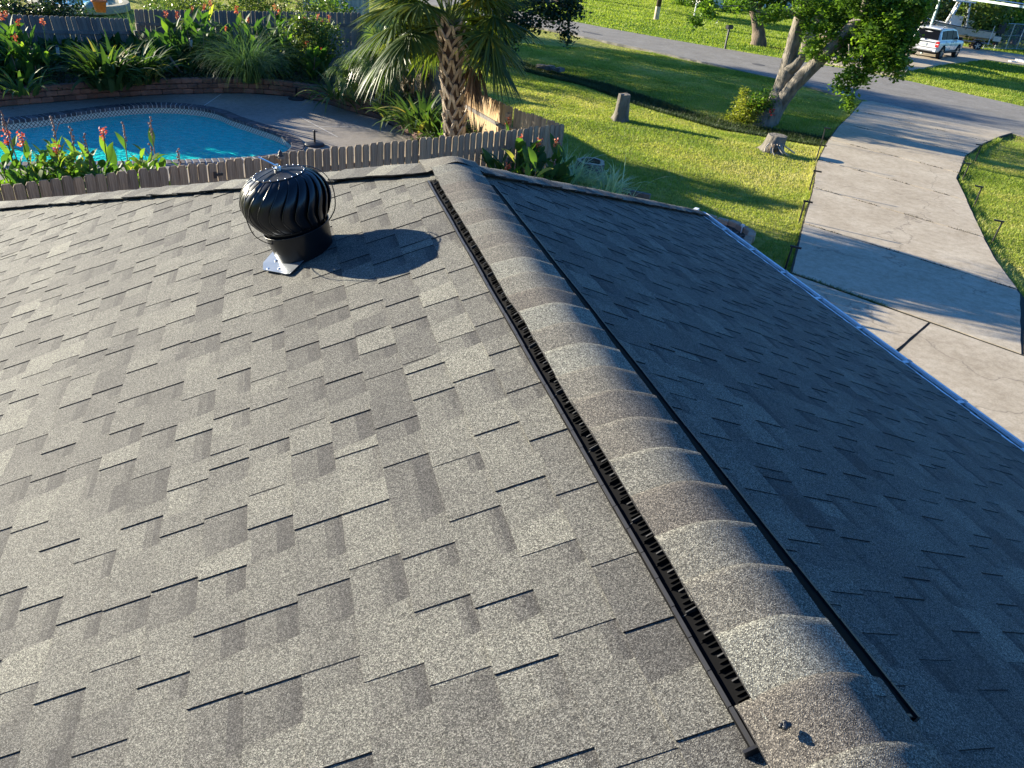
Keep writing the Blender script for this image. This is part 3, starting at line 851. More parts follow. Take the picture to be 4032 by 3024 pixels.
def jit(poly, step, amp, sd=1):
    r_ = random.Random(sd); out = []
    for i in range(len(poly) - 1):
        a, b = Vector(poly[i]), Vector(poly[i + 1]); n = max(1, int((b - a).length / step))
        for k in range(n):
            p = a + (b - a) * k / n
            out.append((p.x + r_.uniform(-amp, amp), p.y + r_.uniform(-amp, amp)))
    out.append(tuple(poly[-1])); return out
road_far = [(p.x, p.y) for p in catmull([(2, 82, 0), (12, 65.5, 0), (19.2, 53.9, 0), (24.5, 46.9, 0), (28.6, 42.6, 0), (32.2, 39.0, 0), (34.3, 34.2, 0), (35.6, 30.6, 0), (39, 20, 0), (48, 0, 0), (60, -30, 0)], 5)]
road_near = [(p.x, p.y) for p in catmull([(-4, 79, 0), (8, 61, 0), (16.96, 47.06, 0), (20.9, 40.8, 0), (24.1, 34.6, 0), (25.4, 31.2, 0), (26.9, 28.2, 0), (28.6, 25.4, 0), (32, 17.5, 0), (41, -3, 0), (54, -34, 0)], 5)]
mb = MB(); mb.prism(jit(road_far, .35, .04) + jit(road_near[::-1], .35, .04, 2), -.1, .03, 'road_asphalt')
tag(mb.build('road'), kind='structure')
mb = MB()
for (cx, cy, r1, r2, a) in (((25.33, 39.40, 0.00)[0], (25.33, 39.40, 0.00)[1], .35, .35, 0), (*(18.79, 47.85, 0.00)[:2], .8, .3, -1.0)):
    mb.prism([(cx + r1 * math.cos(t) * math.cos(a) - r2 * math.sin(t) * math.sin(a), cy + r1 * math.cos(t) * math.sin(a) + r2 * math.sin(t) * math.cos(a)) for t in [k * math.pi / 9 for k in range(18)]], .0, .036, 'manhole')
    if r1 == .35: tag(mb.build('manhole_cover'), 'dark round manhole cover set in the grey road beyond the leaning tree', 'manhole'); mb = MB()
tag(mb.build('road_patch'), kind='structure')

# driveway: an earth bed, then each slab with open joints
DL = [(25.9, 30.6), (25.2, 30.4), (22.57, 27.6), (20.2, 25.2), (17.96, 22.73), (15.79, 20.17), (13.80, 17.45), (12.30, 15.56), (10.84, 13.66), (9.65, 12.12)]
DR = [(28.9, 25.4), (27.4, 24.6), (25.3, 23.3), (22.8, 21.5), (19.9, 18.75), (18.0, 16.2), (16.44, 14.13), (15.25, 12.46), (14.23, 10.80), (12.3, 7.95)]
drive = thing('driveway', (18, 19, 0), None, None); drive['kind'] = 'structure'
def along(poly, n):
    P_ = [Vector(p) for p in poly]; L = [0]
    for a, b in zip(P_[:-1], P_[1:]): L.append(L[-1] + (b - a).length)
    out = []
    for k in range(n + 1):
        t = L[-1] * k / n; i = max(j for j in range(len(L) - 1) if L[j] <= t + 1e-9)
        out.append((P_[i] + (P_[i + 1] - P_[i]) * ((t - L[i]) / (L[i + 1] - L[i])), i))
    return out
mb = MB(); mb.prism(DL + [(11.9, 8.55)] + DR[::-1], -.1, .024, 'joint_dirt'); mb.build('joint_bed', drive)
nslab = 7
ls, rs_ = along(DL, nslab), along(DR[:-1] + [(11.92, 8.55)], nslab)
for i in range(nslab):
    (a, ia), (b, ib) = ls[i], ls[i + 1]; (c_, ic), (d, id_) = rs_[i], rs_[i + 1]
    left = [a] + [Vector(DL[j]) for j in range(ia + 1, ib + 1) if (Vector(DL[j]) - b).length > .01] + [b]
    rp = DR[:-1] + [(11.92, 8.55)]
    right = [c_] + [Vector(rp[j]) for j in range(ic + 1, id_ + 1) if (Vector(rp[j]) - d).length > .01] + [d]
    cen = sum((Vector(p) for p in left + right), Vector((0, 0))) / len(left + right)
    poly = [tuple(p + (cen - p).normalized() * .045) for p in left + right[::-1]]
    poly = jit(poly + [poly[0]], .3, .007, i)[:-1]
    MB().prism(poly, -.08, .036 + .001 * (i % 3), 'driveway_concrete').build('concrete_slab', drive)
for i, poly in enumerate(([(9.63, 12.07), (11.04, 9.83), (9.44, 8.83), (4.95, 6.1), (4.95, 9.2)], [(11.07, 9.79), (14.15, 4.9), (10, .2), (4.95, -3), (4.95, 5.98), (9.48, 8.78)],
                          [(11.9, 8.5), (14.23, 10.7), (17.0, 6.5), (14.2, 4.95)])):
    MB().prism(jit(poly + [poly[0]], .3, .006, 40 + i)[:-1], -.08, .032 + .002 * i, 'driveway_concrete').build('concrete_slab', drive)
MB().prism([(9.5, 12.1), (11.1, 9.8), (14.3, 4.6), (10, 0), (4.9, -3.2), (4.9, 9.3)], -.1, .020, 'joint_dirt').build('joint_bed', drive)
# driveway across the road
pb = [(31.0, 42.6), (33.6, 38.2), (36.78, 41.07), (41.69, 44.29), (47.23, 47.39), (50.19, 48.97), (52.14, 47.33, 0.00)[:2], (55.68, 47.97, 0.00)[:2], (61.85, 53.63, 0.00)[:2], (58.69, 53.65, 0.00)[:2], (56.61, 55.60, 0.00)[:2], (53.0, 59.5), (44.5, 54.5), (37.5, 49.6)]
tag(MB().prism(jit(pb + [pb[0]], .6, .04, 5)[:-1], -.1, .04, 'driveway_concrete').build('driveway_across'), kind='structure')
None and tag(MB().prism([(33.9, 35.9), (34.8, 39.6), (36.4, 40.7), (37.4, 39.4), (35.6, 37.3), (35.2, 34.2)], -.1, .015, 'soil').build('verge'), kind='structure')

# ================================================================ POOL AND DECK
outer = [(-9.6, 19.9), (-8.4, 21.1), (-6.65, 22.43), (-5.69, 23.18), (-4.71, 24.1), (-3.77, 24.72), (-2.94, 24.92), (-2.06, 24.75), (-1.38, 24.26), (-.93, 23.55), (-.28, 22.73), (.26, 22.0), (.58, 21.3), (.66, 20.5),
         (.35, 19.75), (-.5, 19.25), (-1.7, 18.95), (-3.0, 18.72), (-4.9, 18.48), (-6.6, 18.35), (-8.4, 18.4), (-9.5, 18.9)]
OC = [Vector((p.x, p.y, 0)) for p in catmull([(a, b, 0) for a, b in outer], 12, True)]
def offset(poly, d):
    n = len(poly); out = []
    for i in range(n):
        t = (poly[(i + 1) % n] - poly[i - 1]).normalized(); nn_ = Vector((t.y, -t.x, 0)); out.append(poly[i] + nn_ * d)
    return out
cw = sum(OC[i].x * OC[(i + 1) % len(OC)].y - OC[(i + 1) % len(OC)].x * OC[i].y for i in range(len(OC)))
sgn = -1 if cw > 0 else 1                     # +: inwards
INN = offset(OC, sgn * .30)
wall_line = [(-9.2, 22.0), (-6.94, 23.79), (-5.94, 24.46), (-4.49, 25.42), (-3.26, 26.02), (-1.93, 26.5), (-.76, 26.75), (.46, 26.55), (1.42, 25.93), (2.1, 24.95), (3.0, 23.9), (3.43, 22.7), (3.75, 21.73), (3.7, 20.9), (3.2, 19.9), (3.0, 19.0)]
deck_out = [(-12, 20.0)] + wall_line + [(3.6, 17.9), (1.0, 16.3), (-4.5, 13.6), (-9, 12.5), (-12, 13.5)]
dk = thing('pool_deck', (0, 22, 0), None, None); dk['kind'] = 'structure'
poly3 = [[Vector((a, b, 0)) for a, b in deck_out], offset(OC, -sgn * .01)]
tri = tessellate_polygon(poly3); pts = poly3[0] + poly3[1]
mb = MB()
for t in tri:
    a, b, c_ = [pts[i] for i in t]
    if (b - a).cross(c_ - a).z < 0: t = t[::-1]
    mb.add([(pts[i].x, pts[i].y, .0) for i in t], [(0, 1, 2)], 'deck_aggregate')
mb.build('deck_surface', dk)
for a, b in (((-2.05, 24.52, 0.00), (-1.58, 26.42, 0.00)), ((-0.58, 22.51, 0.00), (2.18, 22.88, 0.00)), ((0.68, 23.86, 0.00), (1.59, 21.69, 0.00)), ((2.18, 22.88, 0.00), (3.78, 21.94, 0.00))):
    a, b = Vector(a), Vector(b); d = (b - a).normalized().cross(Vector((0, 0, 1))) * .012
    MB().add([a - d + Vector((0, 0, .004)), a + d + Vector((0, 0, .004)), b + d + Vector((0, 0, .004)), b - d + Vector((0, 0, .004))], [(0, 1, 2, 3)], 'mortar').build('deck_joint', dk)
pool = thing('swimming_pool', (-4.5, 21.5, 0), 'free form swimming pool of turquoise water behind the picket fence', 'swimming pool')
# mortar bed and coping bricks
mb = MB(); n = len(OC)
for i in range(n):
    j = (i + 1) % n
    o0, o1, i0, i1 = OC[i], OC[j], INN[i], INN[j]
    vs = [(o0.x, o0.y, .018), (o1.x, o1.y, .018), (i1.x, i1.y, .018), (i0.x, i0.y, .018), (i0.x, i0.y, -.06), (i1.x, i1.y, -.06), (o0.x, o0.y, -.02), (o1.x, o1.y, -.02)]
    f = [(0, 1, 2, 3), (3, 2, 5, 4), (1, 0, 6, 7)]
    mb.add(vs, [q if sgn > 0 else q[::-1] for q in f], 'mortar')
mb.build('coping_bed', pool)
L = [0]
for i in range(n): L.append(L[-1] + (OC[(i + 1) % n] - OC[i]).length)
def at_len(poly, t):
    i = min(n - 1, max(k for k in range(n) if L[k] <= t)); f = (t - L[i]) / (L[i + 1] - L[i]); return poly[i] * (1 - f) + poly[(i + 1) % n] * f
nb = int(L[-1] / .142)
for k in range(nb):
    t0, t1 = L[-1] * k / nb, L[-1] * (k + 1) / nb - .03
    o0, o1, i0, i1 = at_len(OC, t0), at_len(OC, t1), at_len(INN, t0), at_len(INN, t1)
    s = .006 if sgn > 0 else .006
    i0 = i0 + (i0 - o0).normalized() * .018; i1 = i1 + (i1 - o1).normalized() * .018
    z = .034 + random.uniform(-.003, .003)
    vs = [(p.x, p.y, zz) for zz in (-.055, z - .008) for p in (o0, o1, i1, i0)]
    cen = (o0 + o1 + i0 + i1) / 4
    vs += [(p.x * .9 + cen.x * .1, p.y * .9 + cen.y * .1, z) for p in (o0, o1, i1, i0)]
    fs = [(0, 1, 5, 4), (1, 2, 6, 5), (2, 3, 7, 6), (3, 0, 4, 7), (4, 5, 9, 8), (5, 6, 10, 9), (6, 7, 11, 10), (7, 4, 8, 11), (8, 9, 10, 11)]
    if sgn > 0: fs = [f[::-1] for f in fs]
    fs = [f[::-1] for f in fs]
    MB().add(vs, fs, 'coping_brick', random.random()).build('coping_brick', pool)
def band(name, poly, z0, z1, mat):
    V = []; UV = []; F = []
    for i in range(n + 1):
        p = poly[i % n]; V += [(p.x, p.y, z0), (p.x, p.y, z1)]; UV += [(L[i], z0), (L[i], z1)]
    F = [(2 * i, 2 * i + 1, 2 * i + 3, 2 * i + 2) for i in range(n)]
    me = bpy.data.meshes.new(name); me.from_pydata(V, [], F); me.materials.append(MATS[mat])
    ul = me.uv_layers.new(name='UVMap')
    for lp in me.loops: ul.data[lp.index].uv = UV[lp.vertex_index]
    o = bpy.data.objects.new(name, me); C.objects.link(o); o.parent = pool; o.matrix_parent_inverse = parent_inv(pool); return o
WL = -.21
IN2 = offset(OC, sgn * .30)
band('tile_band', IN2, -.30, -.05, 'pool_tile')
IN3 = offset(OC, sgn * .31)
band('basin_wall', IN3, -1.7, -.28, 'pool_plaster')
mb = MB(); mb.add([(p.x, p.y, -1.62) for p in offset(OC, sgn * .2)], [tuple(range(n))], 'pool_plaster'); mb.build('basin_floor', pool)
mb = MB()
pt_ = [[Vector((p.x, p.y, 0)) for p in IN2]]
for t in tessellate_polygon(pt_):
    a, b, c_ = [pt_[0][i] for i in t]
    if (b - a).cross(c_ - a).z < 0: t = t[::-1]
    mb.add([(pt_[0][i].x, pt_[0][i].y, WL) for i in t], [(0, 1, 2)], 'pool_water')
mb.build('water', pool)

# retaining wall of three courses of blocks
rw = thing('retaining_wall', (0, 26.6, 0), 'low curved retaining wall of reddish brown blocks behind the pool deck', 'retaining wall')
WP = [Vector((p.x, p.y, 0)) for p in catmull([(a, b, 0) for a, b in wall_line], 10)]
WLn = [0]
for a, b in zip(WP[:-1], WP[1:]): WLn.append(WLn[-1] + (b - a).length)
def wat(t):
    t = min(max(t, 0), WLn[-1] - 1e-4); i = max(k for k in range(len(WLn) - 1) if WLn[k] <= t); f = (t - WLn[i]) / (WLn[i + 1] - WLn[i])
    return WP[i] * (1 - f) + WP[i + 1] * f, (WP[i + 1] - WP[i]).normalized()
for c_ in range(3):
    t = .15 * (c_ % 2)
    while t < WLn[-1] - .3:
        p, d = wat(t + .15); nrm = Vector((-d.y, d.x, 0))
        q = p + nrm * (.09 + .018 * c_)
        MB().rock((q.x, q.y, .075 + .145 * c_), (.292, .2, .138), 'block_red', math.atan2(d.y, d.x) + random.uniform(-.02, .02), .05, random.random()).build('block', rw)
        t += .302
# raised bed soil behind it
back = [(3.4, 19.0), (4.7, 19.6), (4.75, 21.3), (3.9, 27), (3.2, 32.2), (-1, 30.8), (-5.2, 28.6), (-10, 26.6), (-10.5, 22.5)]
bed = [(a[0].x + (-a[1].y) * .16, a[0].y + a[1].x * .16) for a in [wat(WLn[-1] * k / 40) for k in range(41)]]
tag(MB().prism(bed + [(3.4, 18.9), (4.4, 18.2), (5.3, 18.6), (4.8, 21.2), (3.6, 27), (2.9, 32.3), (-1, 31.0), (-5.2, 28.9), (-10, 26.8)], -.1, .34, 'soil').build('planting_bed'), kind='structure')

# ================================================================ FENCES
def picket_mesh(wd, h, th, mat, clip=.024, name='picket'):
    mb = MB(); x = wd / 2
    pr = [(-x, 0), (x, 0), (x, h - clip), (x - clip, h), (-x + clip, h), (-x, h - clip)]
    vs = [(a, -th / 2, b) for a, b in pr] + [(a, th / 2, b) for a, b in pr]
    mb.add(vs, [(0, 1, 2, 3, 4, 5), (11, 10, 9, 8, 7, 6)] + [((i + 1) % 6, i, 6 + i, 6 + (i + 1) % 6) for i in range(6)], mat)
    me = bpy.data.meshes.new(name); me.from_pydata(mb.v, [], mb.f); me.materials.append(MATS[mat]); return me
PM = {}
def fence(label, A, B, h0, h1, mat, gap=.022, railside=1, wd=.14, rails=(.35, 1.45), post_every=2.4, lean=(0, 0), cat='fence', group=None, name='picket_fence', matfn=None, zb=0.0, drop=None, wob=.02, post_h=-.12, rail_mat=None, th=.019):
    A, B = Vector((*A, zb)), Vector((*B, zb)); d = (B - A); Ln = d.length; d.normalize(); nrm = Vector((-d.y, d.x, 0)) * railside
    rz = math.atan2(d.y, d.x)
    f = thing(name, A, label, cat, group)
    u = wd / 2
    while u < Ln:
        fr = u / Ln; h = h0 + (h1 - h0) * fr + random.uniform(-wob, wob)
        m_ = matfn(u) if matfn else mat
        w_ = wd + random.uniform(-.004, .004)
        key = (m_, random.randint(0, 3), round(wd, 3))
        if key not in PM: PM[key] = picket_mesh(w_, 1.0, th, m_)
        o = bpy.data.objects.new('picket', PM[key]); C.objects.link(o)
        lx = lean(fr) if callable(lean) else lean
        p = A + d * (u + random.uniform(-.003, .003)) - nrm * .02
        o.location = p; o.scale = (1, 1, h)
        o.rotation_euler = Matrix.Rotation(rz, 3, 'Z').to_euler()
        o.rotation_euler = (Matrix.Rotation(rz, 3, 'Z') @ Matrix.Rotation(lx[0] + random.uniform(-.006, .006), 3, 'Y') @ Matrix.Rotation(lx[1], 3, 'X')).to_euler()
        o.parent = f; o.matrix_parent_inverse = parent_inv(f)
        u += wd + gap + random.uniform(-.004, .006)
    rm = rail_mat or mat
    for rz_ in rails:
        for k in range(max(1, int(Ln / post_every))):
            n2 = max(1, int(Ln / post_every)); a = Ln * k / n2; b = Ln * (k + 1) / n2
            fa, fb = a / Ln, b / Ln
            def rp(uu, fr):
                h = (h0 + (h1 - h0) * fr); l = lean(fr) if callable(lean) else lean
                zz = rz_ * h / 1.8
                return A + d * (uu + math.sin(l[0]) * zz) + nrm * (.012 - math.sin(l[1]) * zz * railside) + Vector((0, 0, zz))
            p0, p1 = rp(a, fa), rp(b, fb)
            dd = (p1 - p0).normalized()
            M_ = Matrix((dd, nrm, dd.cross(nrm))).transposed()
            MB().box((p0 + p1) / 2, ((p1 - p0).length - .004, .038, .088), rm, M=M_).build('rail', f)
    n2 = max(1, int(Ln / post_every))
    for k in range(n2 + 1):
        fr = k / n2; h = h0 + (h1 - h0) * fr; l = lean(fr) if callable(lean) else lean
        p = A + d * (Ln * fr) + nrm * .078
        M_ = Matrix.Rotation(rz, 3, 'Z') @ Matrix.Rotation(l[0] * .6, 3, 'Y')
        MB().box(p + Vector((0, 0, (h + post_h) / 2)), (.088, .088, h + post_h), rm, M=M_).build('post', f)
    return f
NA, NK, NC = (-5.2, 10.85), (.03, 13.36), (6.02, 16.25)
f1 = fence('near dog ear picket fence, left run from the frame edge to the capped post', NA, NK, 1.81, 1.80, 'picket_wood', railside=1, gap=.006)
f2 = fence('near dog ear picket fence, right run from the capped post to the corner', NK, NC, 1.84, 1.80, 'picket_wood', railside=1, wd=.14, gap=.014)
# gate latch on the left run
lt = MB(); lt.box((-.92, 12.86, 1.60), (.14, .02, .035), 'black_base', rz=.45); lt.box((-.97, 12.835, 1.60), (.04, .02, .1), 'black_base', rz=.45)
lt.build('latch', f1)
BND, FARP = (5.32, 17.95), (4.95, 21.3)
fence('short side fence of grey weathered boards running back from the corner', NC, BND, 1.80, 1.74, 'picket_wood', railside=1, rails=(.4, 1.3), gap=.006)
fence('sunlit golden side fence of boards behind the palm trunk', BND, FARP, 1.74, 1.52, 'warm_picket_wood', railside=1, rails=(.4, 1.25), gap=.006, rail_mat='grey_wood')
FARP2 = (3.9, 27.5)
fence('side fence of boards hidden in the shade behind the tall palm', FARP, FARP2, 1.52, 1.5, 'picket_wood', railside=1, gap=.01)
fence('leaning bluish grey board fence behind the strappy plants', (-9.5, 26.45), (-4.1, 29.05), 1.86, 1.72, 'grey_wood', gap=.004, railside=-1, wd=.138, rails=(1.32, .35), lean=lambda f: (-.05 - .13 * f, .12), name='board_fence', wob=.008, post_h=-.4)
fence('upright dark grey board fence behind the cannas at the back of the pool bed', (-4.15, 29.55), (3.4, 32.75), 1.86, 1.9, 'brown_grey_wood', gap=.004, railside=-1, wd=.138, rails=(1.38, .35), name='board_fence', wob=.01, post_h=-.4)

# post cap light on the near fence
pc = thing('post_cap_light', (0.04, 13.27, 1.80), 'small dark post cap lantern topping a near fence post above the pool water', 'lantern')
x, y, z = pc.location
MB().lathe([(.045, 0), (.05, .012), (.03, .03), (.034, .06), (.012, .085), (.005, .1), (0, .102)], 'black_base', 10, Matrix.Translation((x, y, z))).build('cap', pc, smooth=True)
MB().box((x, y, z - .02), (.1, .1, .04), 'grey_wood', rz=.43).build('collar', pc)

# umbrella stands on the deck
for (p, lab) in (((0.94, 20.81, 0.00), 'black round parasol base on the deck at the near corner of the pool'), ((0.67, 26.18, 0.00), 'black round parasol base against the retaining wall under the cannas')):
    u = thing('parasol_base', p, lab, 'parasol base', 'parasol bases')
    T = Matrix.Translation(p)
    MB().lathe([(.25, 0), (.255, .02), (.24, .04), (.2, .055), (.06, .075), (.04, .08)], 'black_base', 28, T).build('foot', u, smooth=True)
    MB().lathe([(.026, .07), (.026, .34), (.03, .345), (.03, .38), (.0, .382)], 'black_base', 12, T).build('tube', u, smooth=True)
    MB().tube([(p[0] + .02, p[1] - .01, .36), (p[0] + .075, p[1] - .03, .365)], .012, 'black_base', 6).build('knob', u)
# stake lanterns
for (px_, lab) in (((-5.90, 26.43, 1.05), 'clear glass stake lantern by the leaning grey fence'), ((-2.40, 27.84, 1.25), 'dim glass stake lantern among the dark leaves behind the retaining wall'), ((4.67, 20.30, 0.85), 'small pale lantern standing at the foot of the tall palm')):
    a, b, c_ = px_
    l = thing('stake_lantern', (a, b, .3), lab, 'lantern', 'garden stake lanterns')
    MB().tube([(a, b, .3), (a, b, c_ - .14)], .008, 'black_base', 6).build('stake', l)
    MB().lathe([(.045, -.13), (.05, -.12), (.048, .06), (.05, .065)], 'glass_pale', 10, Matrix.Translation((a, b, c_))).build('glass', l, smooth=True)
    MB().lathe([(.06, .065), (.055, .08), (.03, .11), (.012, .125), (0, .13)], 'black_base', 10, Matrix.Translation((a, b, c_))).build('lid', l, smooth=True)

# driveway edge lights: a rod with a short arm at its top
SP = [((17.79, 22.74), 'L', 'farthest black stake light on the tree side of the driveway'), ((15.96, 20.42), 'L', 'black stake light beside the root stump on the driveway edge'),
      ((13.86, 17.64), 'L', 'black stake light third nearest the roof on the lawn side of the driveway'), ((11.82, 15.07), 'L', 'black stake light second nearest the roof on the lawn side of the driveway'),
      ((9.68, 12.34), 'L', 'black stake light nearest the gutter on the lawn side of the driveway'),
      ((22.78, 21.05), 'R', 'farthest black stake light on the right edge of the driveway near the street'), ((20.05, 18.71), 'R', 'black stake light at the bend in the right edge of the driveway'),
      ((18.34, 16.40), 'R', 'black stake light second nearest on the right edge of the driveway'), ((16.33, 13.71), 'R', 'nearest black stake light on the right edge of the driveway')]
for (p, s, lab) in SP:
    x, y = p; st = thing('path_light', (x, y, 0), lab, 'path light', 'black stake lights along the driveway')
    tx, ty = random.uniform(-.03, .03), random.uniform(-.03, .03)
    dx, dy = (.78, -.62) if s == 'L' else (-.78, .62)
    h = .5
    MB().tube([(x, y, -.05), (x + tx, y + ty, h)], .02, 'black_plastic', 8).build('rod', st)
    MB().box((x + tx + dx * .07, y + ty + dy * .07, h + .006), (.22, .04, .034), 'black_plastic', rz=math.atan2(dy, dx)).build('arm', st)

# brick ring bed by the corner of the house
br = thing('flower_bed_edging', (9.85, 14.57, 0.00), 'ring of rough tan blocks edging a small bed beside the house corner', 'edging')
for i, (a, b) in enumerate(((2755, 855), (2797, 872), (2844, 889), (2888, 897), (2925, 916), (2952, 938), (2960, 960), (2945, 980), (2935, 1000), (2920, 1022))):
    pass
RG = [(9.27, 15.30, 0.07), (9.44, 15.09, 0.07), (9.61, 14.84, 0.07), (9.82, 14.69, 0.07), (9.87, 14.42, 0.07), (9.90, 14.14, 0.07), (9.80, 13.91, 0.07), (9.58, 13.69, 0.07), (9.41, 13.47, 0.07), (9.16, 13.21, 0.07), (8.91, 13.01, 0.07)]
for i, p in enumerate(RG):
    a = Vector(RG[max(0, i - 1)]); b = Vector(RG[min(len(RG) - 1, i + 1)]); t = b - a
    MB().rock((p[0], p[1], .075), (.25, .17, .17), 'block_tan', math.atan2(t.y, t.x) + random.uniform(-.1, .1), .1, random.random()).build('block', br)
bc = (9.21, 13.89, 0.00)
tag(MB().prism([(p[0], p[1]) for p in RG] + [(8.59, 12.79, 0.00)[:2], (8.86, 14.66, 0.00)[:2]], -.05, .045, 'soil').build('bed_soil'), kind='structure')
for (a, b, lab) in ((2922, 925, 'small white stake light inside the block ring bed'), (2922, 968, 'short white solar light at the gutter end of the block ring')):
    pass
for p, lab in (((9.76, 14.26, 0.00), 'small white topped garden stake inside the block ring bed'),):
    l = thing('garden_stake', p, lab, 'garden stake'); MB().tube([(p[0], p[1], 0), (p[0], p[1], .2)], .012, 'paper_white', 6).build('rod', l); MB().box((p[0], p[1], .22), (.06, .06, .05), 'paper_white', rz=.4).build('head', l)

# mulch chips in the ring bed, leaves littering the deck
def scatter(name, n, fn, mat, s0, s1, lift=.01):
    c_ = np.array([fn() for _ in range(n)]); s = rng.uniform(s0, s1, n)[:, None, None]
    a = rng.uniform(0, 6.28, n); b = rng.uniform(-.5, .5, n)
    ux = np.stack([np.cos(a), np.sin(a), b], -1); uy = np.stack([-np.sin(a), np.cos(a), rng.uniform(-.5, .5, n)], -1)
    q = np.stack([-ux - uy * .5, ux - uy * .5, ux + uy * .5, -ux + uy * .5], 1) * s * .5 + c_[:, None, :] + np.array([0, 0, lift])
    o = np_mesh(name, q.reshape(-1, 3), np.arange(4 * n).reshape(n, 4), mat, rng.random(n)); return tag(o, kind='stuff')
def fr_ring():
    t = random.random(); p = RG[random.randint(1, 9)]; return (p[0] * t + bc[0] * (1 - t), p[1] * t + bc[1] * (1 - t), .045)
tag(scatter('mulch', 260, fr_ring, 'dry_stalk', .03, .08, .015), 'brown bark mulch inside the block ring bed', 'mulch')
def fr_deck():
    p, d = wat(random.uniform(2, WLn[-1])); nn_ = Vector((-d.y, d.x, 0)); q = p - nn_ * abs(random.gauss(0, .25)); return (q.x, q.y, .004)
tag(scatter('fallen_leaves', 90, fr_deck, 'palm_dead', .03, .07, .008), 'pale fallen leaves on the deck along the retaining wall', 'fallen leaves')

# stumps
def stump(name, p, r0, r1, h, label, lean=(0, 0), n=22, flare=1.6, hollow=False, mat='stump_wood'):
    t = thing(name, p, label, 'tree stump'); x, y, z = p
    mb = MB(); rows = 9; vs = []
    for i in range(rows):
        f = i / (rows - 1)
        for k in range(n):
            a = 2 * math.pi * k / n
            fl_ = 1 + (flare - 1) * max(0, 1 - f / .35) ** 2 * (.55 + .45 * math.cos(a * 5 + 1))
            r_ = (r0 + (r1 - r0) * f) * fl_ * (1 + .16 * mnoise.noise(Vector((math.cos(a) * 1.7, math.sin(a) * 1.7, f * 1.2 + x))) + .05 * math.sin(a * 9))
            vs.append((x + lean[0] * f + r_ * math.cos(a), y + lean[1] * f + r_ * math.sin(a), z - .05 + (h + (.04 * mnoise.noise(Vector((a, x, 0))) if i == rows - 1 else 0)) * f))
    fs = [(i * n + k, i * n + (k + 1) % n, (i + 1) * n + (k + 1) % n, (i + 1) * n + k) for i in range(rows - 1) for k in range(n)]
    mb.add(vs, fs, mat); mb.build('bark', t, smooth=True)
    top = vs[-n:]
    mb = MB(); c_ = (x + lean[0], y + lean[1], z - .05 + h * (.72 if hollow else 1.01))
    if hollow:
        inn = [(c_[0] + (q[0] - c_[0]) * .72, c_[1] + (q[1] - c_[1]) * .72, q[2] + .005) for q in top]
        low = [(q[0], q[1], c_[2]) for q in inn]
        mb.add(top + inn, [(k, (k + 1) % n, n + (k + 1) % n, n + k) for k in range(n)], 'pale_wood')
        mb.add(inn + low, [(k, (k + 1) % n, n + (k + 1) % n, n + k) for k in range(n)], 'soil_wood'); mb.add(low + [c_], [(k, (k + 1) % n, n) for k in range(n)], 'soil')
    else: mb.add(top + [c_], [(k, (k + 1) % n, n) for k in range(n)], 'bark_grey')
    mb.build('cut_top', t); return t
stump('tree_stump', (11.4, 25.3, float(hgt(11.4, 25.3))), .26, .2, .92, 'tall grey tree stump standing alone in the middle of the lawn', lean=(.03, .0), flare=1.5)
s2 = stump('tree_stump', (15.1, 21.6, 0), .38, .28, .52, 'low weathered stump with pale roots and a dark hollow beside the driveway', lean=(.14, .05), flare=1.35)
hl = MB(); 
for k in range(7):
    a = R(215 + k * 15); p0 = Vector((15.1 + .32 * math.cos(a), 21.6 + .32 * math.sin(a), .26)); p1 = p0 + Vector((math.cos(a) * .2 + .05 * math.sin(k * 2.3), math.sin(a) * .2, -.1 - .03 * (k % 3))); p2 = p1 + Vector((math.cos(a + .5) * .12 + .04 * k / 5, math.sin(a) * .15, -.1))
    mb = MB(); mb.tube(catmull([p0, p1, p2], 4), .02, 'pale_wood', 6, wob=.3); mb.build('root', s2, smooth=True)
mb = MB(); c_ = Vector((14.98, 21.30, .14)); mb.lathe([(.0, -.1), (.12, -.08), (.17, 0), (.12, .1), (0, .13)], 'soil', 12, Matrix.Translation(c_)); mb.build('hollow', s2, smooth=True)
lg = (7.33, 17.60, 0.00)
stump('log_planter', (lg[0], lg[1], 0), .36, .34, .68, 'hollow cut log section among the tufted grass beyond the roof peak', flare=1.05, hollow=True, mat='stump_wood')
# brown timber edging and blue pot by the log
a, b = Vector((7.77, 17.20, 0.10)), Vector((8.57, 16.55, 0.10)); tt = b - a
te = thing('timber_edging', tuple((a + b) / 2), 'dark timber edging lying by the grass just above the roof hip', 'edging')
MB().box((a + b) / 2, (tt.length, .12, .12), 'brown_grey_wood', rz=math.atan2(tt.y, tt.x)).build('timber', te)
p = (7.59, 17.30, 0.10); bp = thing('blue_pot', (p[0], p[1], 0), 'small bright blue pot half hidden in the grass by the log', 'pot')
MB().lathe([(.09, 0), (.13, .2), (.14, .2), (.14, .24), (.12, .24), (.1, .05)], 'blue_plastic', 16, Matrix.Translation((p[0] - .1, p[1] + .05, .12))).build('pot_body', bp, smooth=True)
# rocks in the ditch
rk = (11.75, 34.53, 0.00)
for i, lab in enumerate(('flat grey rock lying leftmost in the little ditch pile', 'larger grey rock in the middle of the ditch pile', 'pale grey rock at the right of the ditch pile', 'small rock at the front of the ditch pile', 'small dark rock at the back of the ditch pile')):
    dx, dy = ((-.25, .25), (.05, 0), (.4, -.35), (.2, -.3), (-.1, .5))[i]; s = (.36, .42, .38, .22, .22)[i]
    r_ = MB().rock((0, 0, 0), (s, s * .7, s * .45), 'rock', random.uniform(0, 3), .2); o = r_.build('rock'); o.location = (rk[0] + dx, rk[1] + dy, .0 + s * .1); tag(o, lab, 'rock', 'rocks in the ditch')

